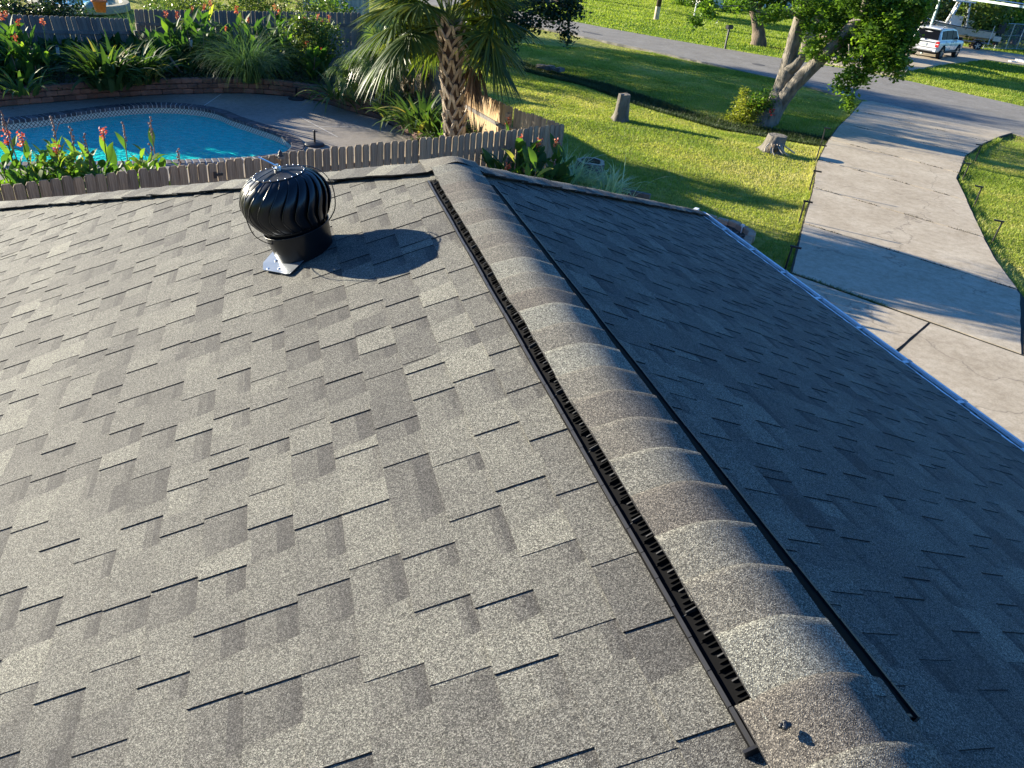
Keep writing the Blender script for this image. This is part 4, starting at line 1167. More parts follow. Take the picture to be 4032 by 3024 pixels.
# ================================================================ PLANTS
def blades(base, az, Ln, W, el0, bend, S=5, prof=None, twist=0.0, fold=0.0):
    """vectorised arching blades -> (n, S+1, 2, 3); el0 is the first elevation, bend the total drop in angle"""
    base = np.atleast_2d(np.asarray(base, float)); n = len(base)
    az, Ln, W, el0, bend = [np.broadcast_to(np.asarray(q, float), (n,)) for q in (az, Ln, W, el0, bend)]
    s = np.linspace(0, 1, S + 1)
    mid = (s[:-1] + s[1:]) / 2
    e = el0[:, None] - bend[:, None] * mid[None] ** 1.3
    st = (Ln / S)[:, None]
    r = np.concatenate([np.zeros((n, 1)), np.cumsum(np.cos(e) * st, 1)], 1)
    z = np.concatenate([np.zeros((n, 1)), np.cumsum(np.sin(e) * st, 1)], 1)
    c = np.stack([base[:, 0, None] + r * np.cos(az)[:, None], base[:, 1, None] + r * np.sin(az)[:, None], base[:, 2, None] + z], -1)
    if prof is None: prof = (1 - s) ** .6 * (.5 + .5 * np.minimum(s * 5, 1))
    tw = rng.uniform(-1, 1, n) * twist
    sx = -np.sin(az) * np.cos(tw); sy = np.cos(az) * np.cos(tw); sz = np.sin(tw)
    side = np.stack([sx, sy, sz], -1)[:, None, :] * (W[:, None] * prof[None] / 2)[..., None]
    return np.stack([c - side, c + side], 2)
def blade_faces(n, S):
    b = np.arange(n)[:, None] * (S + 1) * 2 + np.arange(S)[None] * 2
    return np.stack([b, b + 1, b + 3, b + 2], -1).reshape(-1, 4)
def blade_obj(name, B, mat, parent=None, tone=None, stuff=False):
    n, S1 = B.shape[0], B.shape[1]
    if tone is None: tone = rng.normal(.45, .16, n)
    o = np_mesh(name, B.reshape(-1, 3), blade_faces(n, S1 - 1), mat, np.repeat(tone, S1 - 1), parent)
    if stuff: o['kind'] = 'stuff'
    return o
def leaf_parts(B, mat, parent, name='leaf', tone=None):
    """every blade a mesh of its own"""
    n, S1 = B.shape[0], B.shape[1]
    for i in range(n):
        t = rng.normal(.45, .16) if tone is None else tone[i]
        c = B[i]
        # a crease down the middle gives the blade some depth
        mid = (c[:, 0] + c[:, 1]) / 2; wv = np.linalg.norm(c[:, 0] - c[:, 1], axis=1)
        mid = mid - np.array([0, 0, 1.0]) * (wv * .16)[:, None]
        V = np.stack([c[:, 0], mid, c[:, 1]], 1).reshape(-1, 3)
        k = np.arange(S1 - 1) * 3
        F = np.concatenate([np.stack([k, k + 1, k + 4, k + 3], -1), np.stack([k + 1, k + 2, k + 5, k + 4], -1)])
        np_mesh(name, V, F, mat, np.full(len(F), t), parent)
PADDLE = np.array([.12, .55, .95, 1.0, .82, .5, .06])
def flower_mesh(parent, p, r=.055, mat='canna_petal', n=24, name='flower'):
    d = rng.normal(size=(n, 3)); d /= np.linalg.norm(d, axis=1)[:, None]; d[:, 2] = np.abs(d[:, 2]) * .7 - .15
    u = np.cross(d, rng.normal(size=(n, 3))); u /= np.linalg.norm(u, axis=1)[:, None]
    p = np.array(p); L_ = r * rng.uniform(.5, 1.1, n)[:, None]; w = L_ * .45
    c = p + rng.normal(size=(n, 3)) * r * np.array([.4, .4, .65])
    V = np.stack([c, c + d * L_ * .6 - u * w, c + d * L_ + np.array([0, 0, -.01]), c + d * L_ * .6 + u * w], 1)
    np_mesh(name, V.reshape(-1, 3), np.arange(4 * n).reshape(n, 4), mat, rng.random(n), parent)
def canna(tip, gz, label, kind='flower', lean=.12, nl=9, leafh=.72, ls=1.0, group=None, own=True, seed=None, extra=1, tone=.45, f0=.12):
    """a canna clump: the tallest stem ends at the given tip"""
    tip = Vector(tip); H_ = tip.z - gz
    a = random.uniform(0, 6.28); base = Vector((tip.x + lean * math.cos(a), tip.y + lean * math.sin(a), gz))
    t = thing('canna_plant', base, label, 'canna', group)
    mid = (base + tip) / 2 + Vector((random.uniform(-.04, .04), random.uniform(-.04, .04), 0))
    MB().tube(catmull([base, mid, tip], 4), [.012] * 4 + [.009] * 4 + [.005], 'canna_leaf' if kind == 'flower' else 'dry_stalk', 5).build('stem', t)
    stems = [(base, tip, H_ * leafh)]
    for k in range(extra):
        b2 = base + Vector((random.uniform(-.18, .18), random.uniform(-.18, .18), 0)); h2 = H_ * random.uniform(.5, .8)
        t2 = b2 + Vector((random.uniform(-.1, .1), random.uniform(-.1, .1), h2))
        MB().tube([b2, t2], [.012, .006], 'canna_leaf', 5).build('stem', t); stems.append((b2, t2, h2))
    bs, az, Ls, Ws, el, bd, tn = [], [], [], [], [], [], []
    for (b2, t2, hh) in stems:
        n_ = max(3, int(nl / len(stems)))
        a0 = random.uniform(0, 6.28)
        for i in range(n_):
            f = f0 + (1 - f0) * i / max(1, n_ - 1); h = hh * f
            q = b2 + (t2 - b2) * (h / max(.05, (t2 - b2).z))
            bs.append(tuple(q)); az.append(a0 + i * 2.6 + random.uniform(-.4, .4)); s = random.uniform(.3, .46) * ls
            Ls.append(s); Ws.append(s * random.uniform(.30, .4)); el.append(R(random.uniform(52, 80))); bd.append(R(random.uniform(15, 75))); tn.append(random.gauss(tone, .18))
    B = blades(bs, az, Ls, Ws, el, bd, 6, PADDLE, .5)
    if own: leaf_parts(B, 'canna_leaf', t, tone=tn)
    else: blade_obj('foliage', B, 'canna_leaf', t, np.array(tn), True)
    if kind == 'flower':
        flower_mesh(t, tip); flower_mesh(t, tip - Vector((.01, 0, .09)), .05)
    elif kind == 'seed':
        for k in range(7):
            q = tip - Vector((0, 0, .045 * k)); MB().lathe([(0, -.02), (.018, -.006), (.017, .01), (0, .022)], 'dry_stalk', 6, Matrix.Translation(q + Vector((random.uniform(-.02, .02), random.uniform(-.02, .02), 0)))).build('seed_pod', t)
        MB().tube([tip - Vector((0, 0, .25)), tip + Vector((random.uniform(-.1, .1), random.uniform(-.06, .06), -.06))], .005, 'dry_stalk', 4).build('side_stalk', t)
    return t
def strappy(p, n, L0, W0, label, mat='strap_leaf', name='strappy_plant', cat='plant', own=True, el=(40, 85), bend=(40, 110), tone=.42, spread=.18):
    t = thing(name, p, label, cat)
    bs = [(p[0] + random.gauss(0, spread), p[1] + random.gauss(0, spread), p[2]) for _ in range(n)]
    az = [math.atan2(b[1] - p[1], b[0] - p[0]) + random.gauss(0, .7) for b in bs]
    Ls = [L0 * random.uniform(.65, 1.15) for _ in bs]
    B = blades(bs, az, Ls, [W0 * random.uniform(.7, 1.2) for _ in bs], [R(random.uniform(*el)) for _ in bs], [R(random.uniform(*bend)) for _ in bs], 7,
               np.array([.7, .95, 1, .97, .85, .62, .34, .02]), .35)
    tn = rng.normal(tone, .15, n); tn[rng.random(n) < .05] = .97
    if own: leaf_parts(B, mat, t, tone=tn)
    else: blade_obj('foliage', B, mat, t, tn, True)
    return t
def fountain(p, n, L0, label, mat='grass_leaf', W0=.014, gname='fountain_grass', el=(50, 88), bend=(70, 150), spread=.12, tone=.5):
    t = thing(gname, p, label, 'ornamental grass')
    bs = np.array([(p[0] + random.gauss(0, spread), p[1] + random.gauss(0, spread), p[2]) for _ in range(n)])
    B = blades(bs, rng.uniform(0, 6.28, n), rng.uniform(.6, 1.15, n) * L0, W0, np.radians(rng.uniform(*el, n)), np.radians(rng.uniform(*bend, n)), 7, None, .5)
    o = blade_obj('foliage', B, mat, t, rng.normal(tone, .18, n), True); return t

# near cannas behind the left end of the near fence
NEARC = [((-3.61, 12.38, 2.57), 'seed', 'tall canna with a rusty seed head at the left frame edge behind the near fence'), ((-3.62, 12.38, 2.26), 'flower', 'canna with an orange flower nearest the left frame edge over the pool'),
         ((-3.53, 12.72, 2.15), 'flower', 'canna with a ragged orange red flower and yellow green leaves left above the near fence'), ((-3.09, 12.73, 2.44), 'seed', 'tall canna with a brown seed head rising before the pool coping'),
         ((-3.04, 12.43, 2.07), 'flower', 'low canna with one small orange flower between two seed stalks over the near fence'), ((-2.95, 13.07, 2.22), 'seed', 'thin dry canna stalk leaning over the water left of the lone red flower'),
         ((-2.75, 12.91, 2.16), 'seed', 'short canna with a pale bud and curling yellow leaves above the fence'), ((-2.51, 13.06, 2.18), 'flower', 'canna with one bright red orange flower and broad green leaves against the blue water'),
         ((-2.33, 13.70, 2.15), 'seed', 'dry branching canna stalks just right of the broad green leaves'), ((-1.93, 13.77, 2.23), 'seed', 'tallest slanting dry canna stalk crossing the pool water'),
         ((-2.00, 13.86, 1.78), 'seed', 'small canna with two leaves and a thin stalk right of the slanting stalk'), ((-1.64, 14.31, 1.59), 'seed', 'little canna sprout farthest right behind the near fence'),
         ((-3.74, 12.35, 1.88), 'leaf', 'short yellow green canna clump at the foot of the left frame edge'), ((-3.31, 12.47, 1.93), 'leaf', 'broad backlit canna leaves above the third and fourth pickets'),
         ((-2.95, 12.56, 1.84), 'leaf', 'dense low canna clump above the middle left pickets'), ((-2.72, 12.81, 1.83), 'leaf', 'canna clump with yellow leaves left of the bright red flower')]
for i, (p, k, lab) in enumerate(NEARC):
    sm = i in (10, 11)
    canna(p, -.02, lab, k if k != 'leaf' else 'none', nl=(5 if sm else 28), leafh=(.84 if k == 'flower' else .97 if k == 'leaf' else .80), ls=(.82 if k != 'leaf' else .85) if not sm else .6, group=None, extra=0 if sm else 6, tone=.6 if i not in (7,) else .5, f0=.6)
nf = 900; fx = rng.uniform(-5.0, -1.75, nf); fo = rng.uniform(.12, .9, nf)
hz_ = 1.35 + .55 * (.5 + .5 * np.sin(fx * 4.1 + 1)) * rng.uniform(.3, 1, nf)
B = blades(np.stack([fx - .42 * fo, 11.02 + (fx + 5.2) * .4799 + fo * .9, hz_ + .1 * rng.normal(size=nf)], -1), rng.uniform(0, 6.28, nf), rng.uniform(.14, .32, nf), rng.uniform(.05, .1, nf), np.radians(rng.uniform(20, 85, nf)), np.radians(rng.uniform(10, 90, nf)), 5, np.array([.15, .7, 1, .95, .6, .05]), .8)
tag(blade_obj('low_foliage', B, 'canna_leaf', None, rng.normal(.6, .16, nf)), 'tangle of small backlit leaves just behind the left end of the near fence', 'foliage', kind='stuff')
# back left cannas and the mixed back bed
BL = [((-6.73, 25.32, 2.10), 'flower', 'canna with a big orange flower at the top left corner against the leaning fence'), ((-6.44, 25.19, 1.92), 'flower', 'canna with an orange flower second from the left frame edge by the leaning fence'),
      ((-5.88, 25.33, 1.96), 'flower', 'lone tall orange flowered canna before the middle of the leaning fence'), ((-6.46, 24.67, 1.60), 'flower', 'lower canna with orange bloom among yellow green leaves at far left'), ((-6.89, 25.49, 2.00), 'flower', 'canna flower cut by the left frame edge near the top corner')]
for i, (p, k, lab) in enumerate(BL):
    canna(p, .34, lab, k, nl=30 if i != 2 else 5, leafh=.66 if i != 2 else .5, ls=1.1, extra=3 if i != 2 else 0, tone=.5)
MID = [(652, 50, 28.6), (695, 52, 28.8), (803, 22, 29.0), (828, 6, 29.1), (755, 35, 28.9), (930, 35, 29.2), (978, 75, 28.8), (890, 108, 28.2), (1082, 25, 29.6), (1100, 42, 29.5), (1185, 115, 28.9), (1198, 70, 29.6), (1252, 62, 29.8), (1268, 85, 29.6), (1297, 70, 29.8), (1270, 190, 27.6), (1225, 172, 27.8)]
MIDP = [(-3.08, 28.23, 1.99), (-2.78, 28.36, 1.98), (-1.98, 28.73, 2.21), (-1.78, 28.85, 2.33), (-2.33, 28.50, 2.12), (-1.02, 28.98, 2.16), (-0.65, 28.59, 1.93), (-1.33, 27.97, 1.72), (0.20, 29.40, 2.27), (0.33, 29.20, 2.17), (0.98, 28.58, 1.73), (1.13, 29.28, 2.00),
        (1.59, 29.46, 2.07), (1.71, 29.25, 1.92), (1.96, 29.43, 2.03), (1.58, 27.25, 1.38), (1.08, 27.48, 1.46)]
MIDL = ['leftmost salmon flowered canna before the upright dark fence', 'second salmon flowered canna from the left of the upright fence', 'canna with a double orange bloom rising above the fence left of the hedge', 'tallest canna bloom of the back bed touching the hedge',
        'canna with a faint small bloom between the leftmost pair and the tall pair', 'canna with a pale orange bloom right of the tall pair before the hedge', 'canna with a small bloom below the fence top in the middle of the back bed', 'low red bloom canna in the dark middle of the back bed',
        'canna with a ragged orange bloom above the bright leaves of the back bed', 'canna with a round orange bloom just right of the ragged one', 'red orange bloom canna among lit vine leaves below the fence rail', 'small orange bloom canna against the dark fence left of the palm',
        'pink orange bloom canna high against the fence near the palm', 'small pair of blooms on a canna below the pink one near the palm', 'rightmost bloom canna of the back bed beside the palm fronds', 'lowest coral bloom canna right of the second parasol base', 'faded bloom canna left of the lowest coral one']
for p, lab in zip(MIDP, MIDL):
    canna(p, .34, lab, 'flower', nl=18, leafh=.72, ls=1.3, extra=4, tone=.4, own=True)
for p, lab in (((-2.47, 27.69, 1.67), 'broad leaved canna without bloom around the dim lantern'), ((-2.02, 28.23, 1.77), 'tall leafy canna without bloom right of the dim lantern'), ((-0.41, 28.20, 1.80), 'canna with glowing yellow green top leaves in the middle of the back bed'), ((-0.10, 28.40, 1.84), 'canna with glowing leaves just right of the middle of the back bed'),
               ((0.52, 28.00, 1.66), 'dark leafy canna behind the second parasol base'), ((1.33, 27.17, 1.15), 'leafy canna low at the right end of the back bed'), ((-6.68, 24.71, 1.43), 'dark big leaved canna low at the far left of the bed'), ((-6.20, 24.94, 1.39), 'dark leafy canna left of the clear lantern')):
    canna(p, .34, lab, 'none', nl=26, leafh=.97, ls=1.4, extra=6, tone=.42)
# strap leaved clumps, grasses
strappy((-4.45, 24.97, 0.36), 210, 1.5, .13, 'large dark clump of long strap leaves spilling over the retaining wall', el=(48, 88), tone=.3)
strappy((-3.70, 25.86, 0.36), 120, 1.4, .12, 'right hand strap leaf clump leaning toward the upright fence', el=(48, 88), tone=.3)
strappy((-6.31, 23.68, 0.36), 30, 1.0, .1, 'small strap leaf plant at the far left over the retaining wall', tone=.55)
strappy((1.78, 24.90, 0.36), 34, 1.3, .1, 'strap leaf plant reaching over the wall beside the parasol base', el=(10, 60), tone=.5)
fountain((-0.70, 26.59, 0.36), 800, 2.5, 'tall arching blue green fountain grass in the middle of the back bed')
fountain((-4.45, 31.18, 1.63)[:2] + (0.2,), 420, 2.3, 'big grey green grass tuft overhanging the gap between the two back fences', mat='grass_leaf', W0=.02)
fountain((-3.75, 33.79, 1.64)[:2] + (0,), 300, 2.2, 'dark spiky grass tuft beyond the upright fence', mat='grass_leaf', W0=.03, bend=(30, 90), tone=.3)
# vines and ground cover as leaf clouds
def leaf_cloud(name, blobs, size, mat, parent=None, per=26, cl=.22, flat=.5, tone=None, stuff=True, mats=None):
    """blobs: (centre, (rx, ry, rz), clusters). Leaves sit in clumps, each a folded quad"""
    P_, T_, S_ = [], [], []
    for c, r_, nc in blobs:
        d = rng.normal(size=(nc, 3)); d /= np.linalg.norm(d, axis=1)[:, None]
        rad = rng.uniform(.35, 1.0, nc) ** .6
        q = np.array(c) + d * rad[:, None] * np.array(r_)
        ct = rng.normal(0, .14, nc)
        pp = q[:, None, :] + rng.normal(0, cl, (nc, per, 3)) * np.array([1, 1, .75])
        P_.append(pp.reshape(-1, 3)); T_.append((.45 + ct[:, None] + rng.normal(0, .1, (nc, per))).ravel()); 
    P_ = np.concatenate(P_); T_ = np.concatenate(T_); n = len(P_)
    s = size * rng.uniform(.6, 1.25, n)
    nrm = rng.normal(size=(n, 3)); nrm[:, 2] = np.abs(nrm[:, 2]) + flat; nrm /= np.linalg.norm(nrm, axis=1)[:, None]
    u = np.cross(nrm, rng.normal(size=(n, 3))); u /= np.linalg.norm(u, axis=1)[:, None]; v = np.cross(nrm, u)
    s_ = s[:, None]
    V = np.stack([P_ - u * s_ * .6, P_ - v * s_ * .38 - nrm * s_ * .12, P_ + u * s_ * .6, P_ + v * s_ * .38 - nrm * s_ * .12], 1)
    o = np_mesh(name, V.reshape(-1, 3), np.arange(4 * n).reshape(n, 4), mat, T_, parent)
    if stuff and parent is None: o['kind'] = 'stuff'
    return o
vi = thing('vine_shrub', (1.28, 28.23, 0.34), 'sunlit small leaved vine shrub tangled over the right end of the back bed', 'shrub')
leaf_cloud('foliage', [((0.94, 28.58, 1.80), (.55, .35, .35), 34), ((1.55, 28.56, 1.77), (.5, .35, .35), 34), ((1.88, 28.14, 1.50), (.4, .3, .5), 26), ((1.21, 27.97, 1.17), (.8, .3, .5), 40)], .085, 'hedge_leaf', vi, 26, .14)
gc = leaf_cloud('ground_cover', [(tuple(Vector((q[0], q[1], .40)) + Vector((-d.y, d.x, 0)) * .55), (.6, .5, .09), 10) for q, d in [((wat(t)[0].x, wat(t)[0].y), wat(t)[1]) for t in np.arange(.5, WLn[-1] - .5, .55)]] +
                [(tuple(Vector((q[0], q[1], .5)) + Vector((-d.y, d.x, 0)) * 1.5), (.7, .7, .18), 12) for q, d in [((wat(t)[0].x, wat(t)[0].y), wat(t)[1]) for t in np.arange(.5, WLn[-1] - .5, .6)]], .07, 'weed_leaf', None, 26, .12)
tag(gc, 'low dark ground cover weeds filling the raised bed behind the retaining wall', 'ground cover', kind='stuff')
# leafy thicket between the counted plants of the back bed
nth = 2300
tt = rng.uniform(1.2, 11.0, nth); qq = [wat(float(t)) for t in tt]; off = rng.uniform(.7, 3.0, nth)
bx = np.array([q.x - d.y * o for (q, d), o in zip(qq, off)]); by = np.array([q.y + d.x * o for (q, d), o in zip(qq, off)])
keep = (by < 28.9 + .46 * (bx + 4.2)) & ~((np.abs(bx + 5.0) < 1.6) & (off < 1.6)) ; bx, by, off = bx[keep], by[keep], off[keep]; nth = len(bx)
bz = .34 + rng.uniform(0, 1, nth) * np.clip(.15 + .34 * off, .15, 1.05) * np.where(bx < -3.6, .6, 1)
B = blades(np.stack([bx, by, bz], -1), rng.uniform(0, 6.28, nth), rng.uniform(.3, .6, nth), rng.uniform(.10, .18, nth), np.radians(rng.uniform(45, 85, nth)), np.radians(rng.uniform(10, 80, nth)), 5, np.array([.15, .7, 1, .95, .6, .05]), .6)
tag(blade_obj('thicket', B, 'canna_leaf', None, rng.normal(.26, .13, nth)), 'dense dark leafy thicket filling the raised bed between the flowering cannas', 'foliage', kind='stuff')
# a fallen pole in the bed
a, b = Vector((-3.00, 27.06, 0.90)), Vector((-2.70, 27.18, 0.40)); lp = thing('leaning_pole', b, 'thin grey pole leaning into the dark leaves of the back bed', 'pole')
MB().tube([a, b], .035, 'grey_wood', 7).build('shaft', lp)

# corner cannas outside the near fence, tufted grass round the log
CC = [((4.78, 15.27, 1.71), 'flower', 'canna with a fading bloom left against the near fence corner'), ((5.16, 15.25, 1.65), 'flower', 'canna with a bright orange bloom centred on the fence corner panel'), ((5.56, 15.32, 1.66), 'flower', 'canna with a slanting orange bloom at the fence corner post'),
      ((4.37, 14.77, 1.45), 'seed', 'canna with a brown seed head just over the roof peak'), ((4.96, 15.00, 1.54), 'seed', 'thin seed stalk canna between the two orange blooms of the corner'), ((5.45, 14.94, 1.38), 'seed', 'lowest rightmost seed stalk canna beside the corner post'), ((4.28, 14.38, 1.39), 'flower', 'small orange bloom canna tucked lowest behind the roof hip')]
for i, (p, k, lab) in enumerate(CC): canna(p, .0, lab, k, nl=36, leafh=.8, ls=1.3, extra=7, tone=.42, f0=.4)
for p, lab in (((4.39, 14.24, 1.51), 'upright yellow green canna leaves left behind the roof hip'), ((4.80, 14.21, 1.42), 'upright glowing canna leaves in the middle behind the roof hip'), ((4.33, 14.99, 1.29), 'dark low canna leaves at the foot of the near fence')):
    canna(p, 0, lab, 'none', nl=26, leafh=.98, ls=1.1, extra=5, tone=.78 if 'dark' not in lab else .35, f0=.5)
canna((5.22, 17.85, 1.50), .3, 'red flowered canna inside the corner of the sunlit side fence', 'flower', nl=8, leafh=.5)
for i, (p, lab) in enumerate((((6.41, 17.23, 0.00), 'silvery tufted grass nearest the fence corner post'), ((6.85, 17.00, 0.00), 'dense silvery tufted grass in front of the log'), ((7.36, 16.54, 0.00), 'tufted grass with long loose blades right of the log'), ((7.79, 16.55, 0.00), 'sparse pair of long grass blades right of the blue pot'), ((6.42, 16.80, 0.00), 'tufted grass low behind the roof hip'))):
    strappy(p, (230, 260, 200, 20, 220)[i], (1.2, .85, .9, 1.2, 1.0)[i], .03, lab, mat='pale_sunlit_grass_leaf', name='tufted_grass', cat='ornamental grass', own=False, el=(50, 88), bend=(30, 110), tone=.62, spread=.22)

# ---------------------------------------------------------------- palms
def frond(parent, c, az, el, pet, fan, mat, nl=44, span=120, wid=.05, droop=.35, grav=.5, tone=.45, name='frond', costa=.35):
    c = Vector(c); d0 = Vector((math.cos(az) * math.cos(el), math.sin(az) * math.cos(el), math.sin(el)))
    pts = []; p = c.copy(); d = d0.copy()
    for i in range(6):
        pts.append(p.copy()); p = p + d * (pet / 5); d = (d + Vector((0, 0, -droop / 5))).normalized()
    hub = np.array(pts[-1]); d = np.array(d)
    side = np.array([-math.sin(az), math.cos(az), 0.0]); nn_ = np.cross(d, side); nn_ /= np.linalg.norm(nn_)
    if nn_[2] < 0: nn_ = -nn_
    S = 5; t = np.linspace(0, 1, S + 1)
    a = np.radians(np.linspace(-span, span, nl) + rng.normal(0, 2.2, nl))
    st = hub[None] + d[None] * (costa * np.clip(np.cos(a), 0, 1) ** 2 * fan * .8)[:, None]
    dl = d[None] * np.cos(a)[:, None] + side[None] * np.sin(a)[:, None] - nn_[None] * (.22 * np.abs(np.sin(a)))[:, None]
    Lf = fan * (1 - .28 * np.abs(a) / math.pi * 1.3) * rng.uniform(.88, 1.08, nl)
    P_ = st[:, None, :] + dl[:, None, :] * (Lf[:, None] * t[None])[..., None]
    sag = (grav * Lf[:, None] * np.clip(t[None] - .25, 0, 1) ** 2) * rng.uniform(.7, 1.3, nl)[:, None]
    P_[..., 2] -= sag
    wdir = np.cross(dl, nn_[None]); wdir /= np.linalg.norm(wdir, axis=1)[:, None]
    wdir = wdir + nn_[None] * rng.uniform(-.6, .6, nl)[:, None]
    pr = np.array([.35, .9, 1.0, .8, .45, .03]) * wid
    B = np.stack([P_ - wdir[:, None] * pr[None, :, None] / 2, P_ + wdir[:, None] * pr[None, :, None] / 2], 2)
    tn = np.full(nl, tone) + rng.normal(0, .09, nl)
    o = blade_obj(name, B, mat, parent, tn)
    mb = MB(); mb.tube(pts + [Vector(hub) + Vector(d) * fan * .25], [.022, .018, .015, .013, .012, .011, .004], 'palm_boot' if mat == 'palm_dead' else 'strap_leaf', 5, tone=.7)
    mb.build('petiole', o)
    return o
def palm_trunk(parent, base, top, r0, r1, nb, bl=.34, s0=0):
    base, top = Vector(base), Vector(top); ax = top - base
    MB().tube([base + ax * f for f in (0, .25, .5, .75, 1)], [r0 * 1.15, r0, (r0 + r1) / 2, r1, r1], 'palm_core', 14, wob=.15).build('trunk', parent, smooth=True)
    for i in range(nb):
        f = (i + .5) / nb; a = i * 2.39996 + s0; r_ = r0 + (r1 - r0) * f
        p = base + ax * (f * .97); rad = Vector((math.cos(a), math.sin(a), 0)); tn = Vector((-math.sin(a), math.cos(a), 0))
        L_ = bl * random.uniform(.8, 1.15); open_ = random.uniform(.25, .42) + .25 * f
        up = (Vector((0, 0, 1)) + rad * open_ ).normalized(); out = (rad - up * rad.dot(up)).normalized()
        mb = MB(); tone = random.uniform(.2, .95)
        for sgn_ in (-1, 1):               # the split base: two legs meeting in one stub
            vs = []
            for (t, w, off, th) in ((0, .075, .10 * sgn_, .02), (.45, .07, .055 * sgn_, .04), (1, .055, .01 * sgn_, .026)):
                c_ = p + rad * (r_ * .92) + up * (L_ * t) + tn * off
                for (u, v) in ((-1, -1), (1, -1), (1, 1), (-1, 1)): vs.append(c_ + tn * (u * w / 2) + out * (v * th / 2 + .012))
            fs = [(3, 2, 1, 0), (8, 9, 10, 11)] + [(l * 4 + k, l * 4 + (k + 1) % 4, l * 4 + 4 + (k + 1) % 4, l * 4 + 4 + k) for l in range(2) for k in range(4)]
            mb.add(vs, fs, 'palm_boot', tone)
        mb.build('leaf_base', parent)
pb_ = (4.34, 19.34, 0.30); pc_ = Vector((3.97, 19.19, 3.40))
palm = thing('palm_tree', pb_, 'tall cabbage palm with criss crossed leaf bases before the sunlit side fence', 'palm tree')
palm_trunk(palm, pb_, pc_, .21, .18, 78, .36)
rp_ = random.Random(21)
view_az = math.atan2(-pc_.y, -pc_.x)
for i in range(68):
    az = i * 2.39996 + .3; f = (i % 34) / 33
    if f > .4 and abs((az - view_az + math.pi) % (2 * math.pi) - math.pi) < .7: continue
    el = R(76 - 88 * f + rp_.uniform(-8, 8))
    frond(palm, pc_ + Vector((math.cos(az) * .1, math.sin(az) * .1, -.25 * f)), az, el, rp_.uniform(.85, 1.2), rp_.uniform(.85, 1.1), 'palm_leaf', nl=46, span=112, wid=.05, droop=.62, grav=.42, tone=rp_.gauss(.42, .1))
for az, el in ((view_az + 1.35, -50), (view_az + 1.15, -64), (view_az + 2.2, -58), (view_az + 1.8, -60), (view_az + 1.0, -55)):
    frond(palm, pc_ + Vector((0, 0, -.25)), az, R(el + 28), .9, .75, 'palm_dead', nl=34, span=40, wid=.045, droop=.9, grav=.8, tone=.4, name='dead_frond')
# the palm's flower stalk stubs
for (bp_, tp, lab, n_, fl_) in (((2.87, 23.84, 0.34), (3.06, 24.21, 1.63), 'left fan palm with fine drooping glossy fronds over the deck edge', 30, 1.0), ((4.02, 24.90, 0.34), (3.81, 24.30, 1.90), 'taller fan palm close behind the cabbage palm trunk', 30, 1.05), ((2.37, 24.76, 0.34), (2.35, 24.89, 1.01), 'low fan palm farthest left beside the back bed cannas', 18, .8)):
    t = thing('fan_palm', bp_, lab, 'palm tree')
    palm_trunk(t, bp_, tp, .1, .08, 26, .22)
    for i in range(n_):
        az = i * 2.39996; f = (i % 13) / 12
        frond(t, Vector(tp), az, R(80 - 100 * f + rp_.uniform(-8, 8)), rp_.uniform(.45, .65) * fl_, rp_.uniform(.6, .8) * fl_, 'fan_leaf', nl=40, span=135, wid=.022, droop=.7, grav=1.1, tone=rp_.gauss(.55, .12), costa=.1)
strappy((3.83, 21.44, 0.30), 80, 1.35, .11, 'dark rosette of broad strap leaves at the foot of the fan palms', tone=.3)
strappy((3.38, 22.68, 0.30), 36, 1.0, .11, 'broad curling leaf plant on the edge of the palm bed', tone=.5, el=(20, 70))
strappy((4.04, 20.67, 0.30), 34, 1.0, .10, 'glossy leaf plant just left of the cabbage palm base', tone=.55)
strappy((5.17, 20.40, 0.30), 28, .6, .05, 'blue grey spiky plant in the corner bed right of the cabbage palm', mat='grass_leaf', bend=(5, 40), tone=.4)
canna((4.15, 19.56, 1.24), .3, 'broad leaved canna tight against the left side of the cabbage palm', 'none', nl=14, leafh=.95, ls=1.1, extra=3)

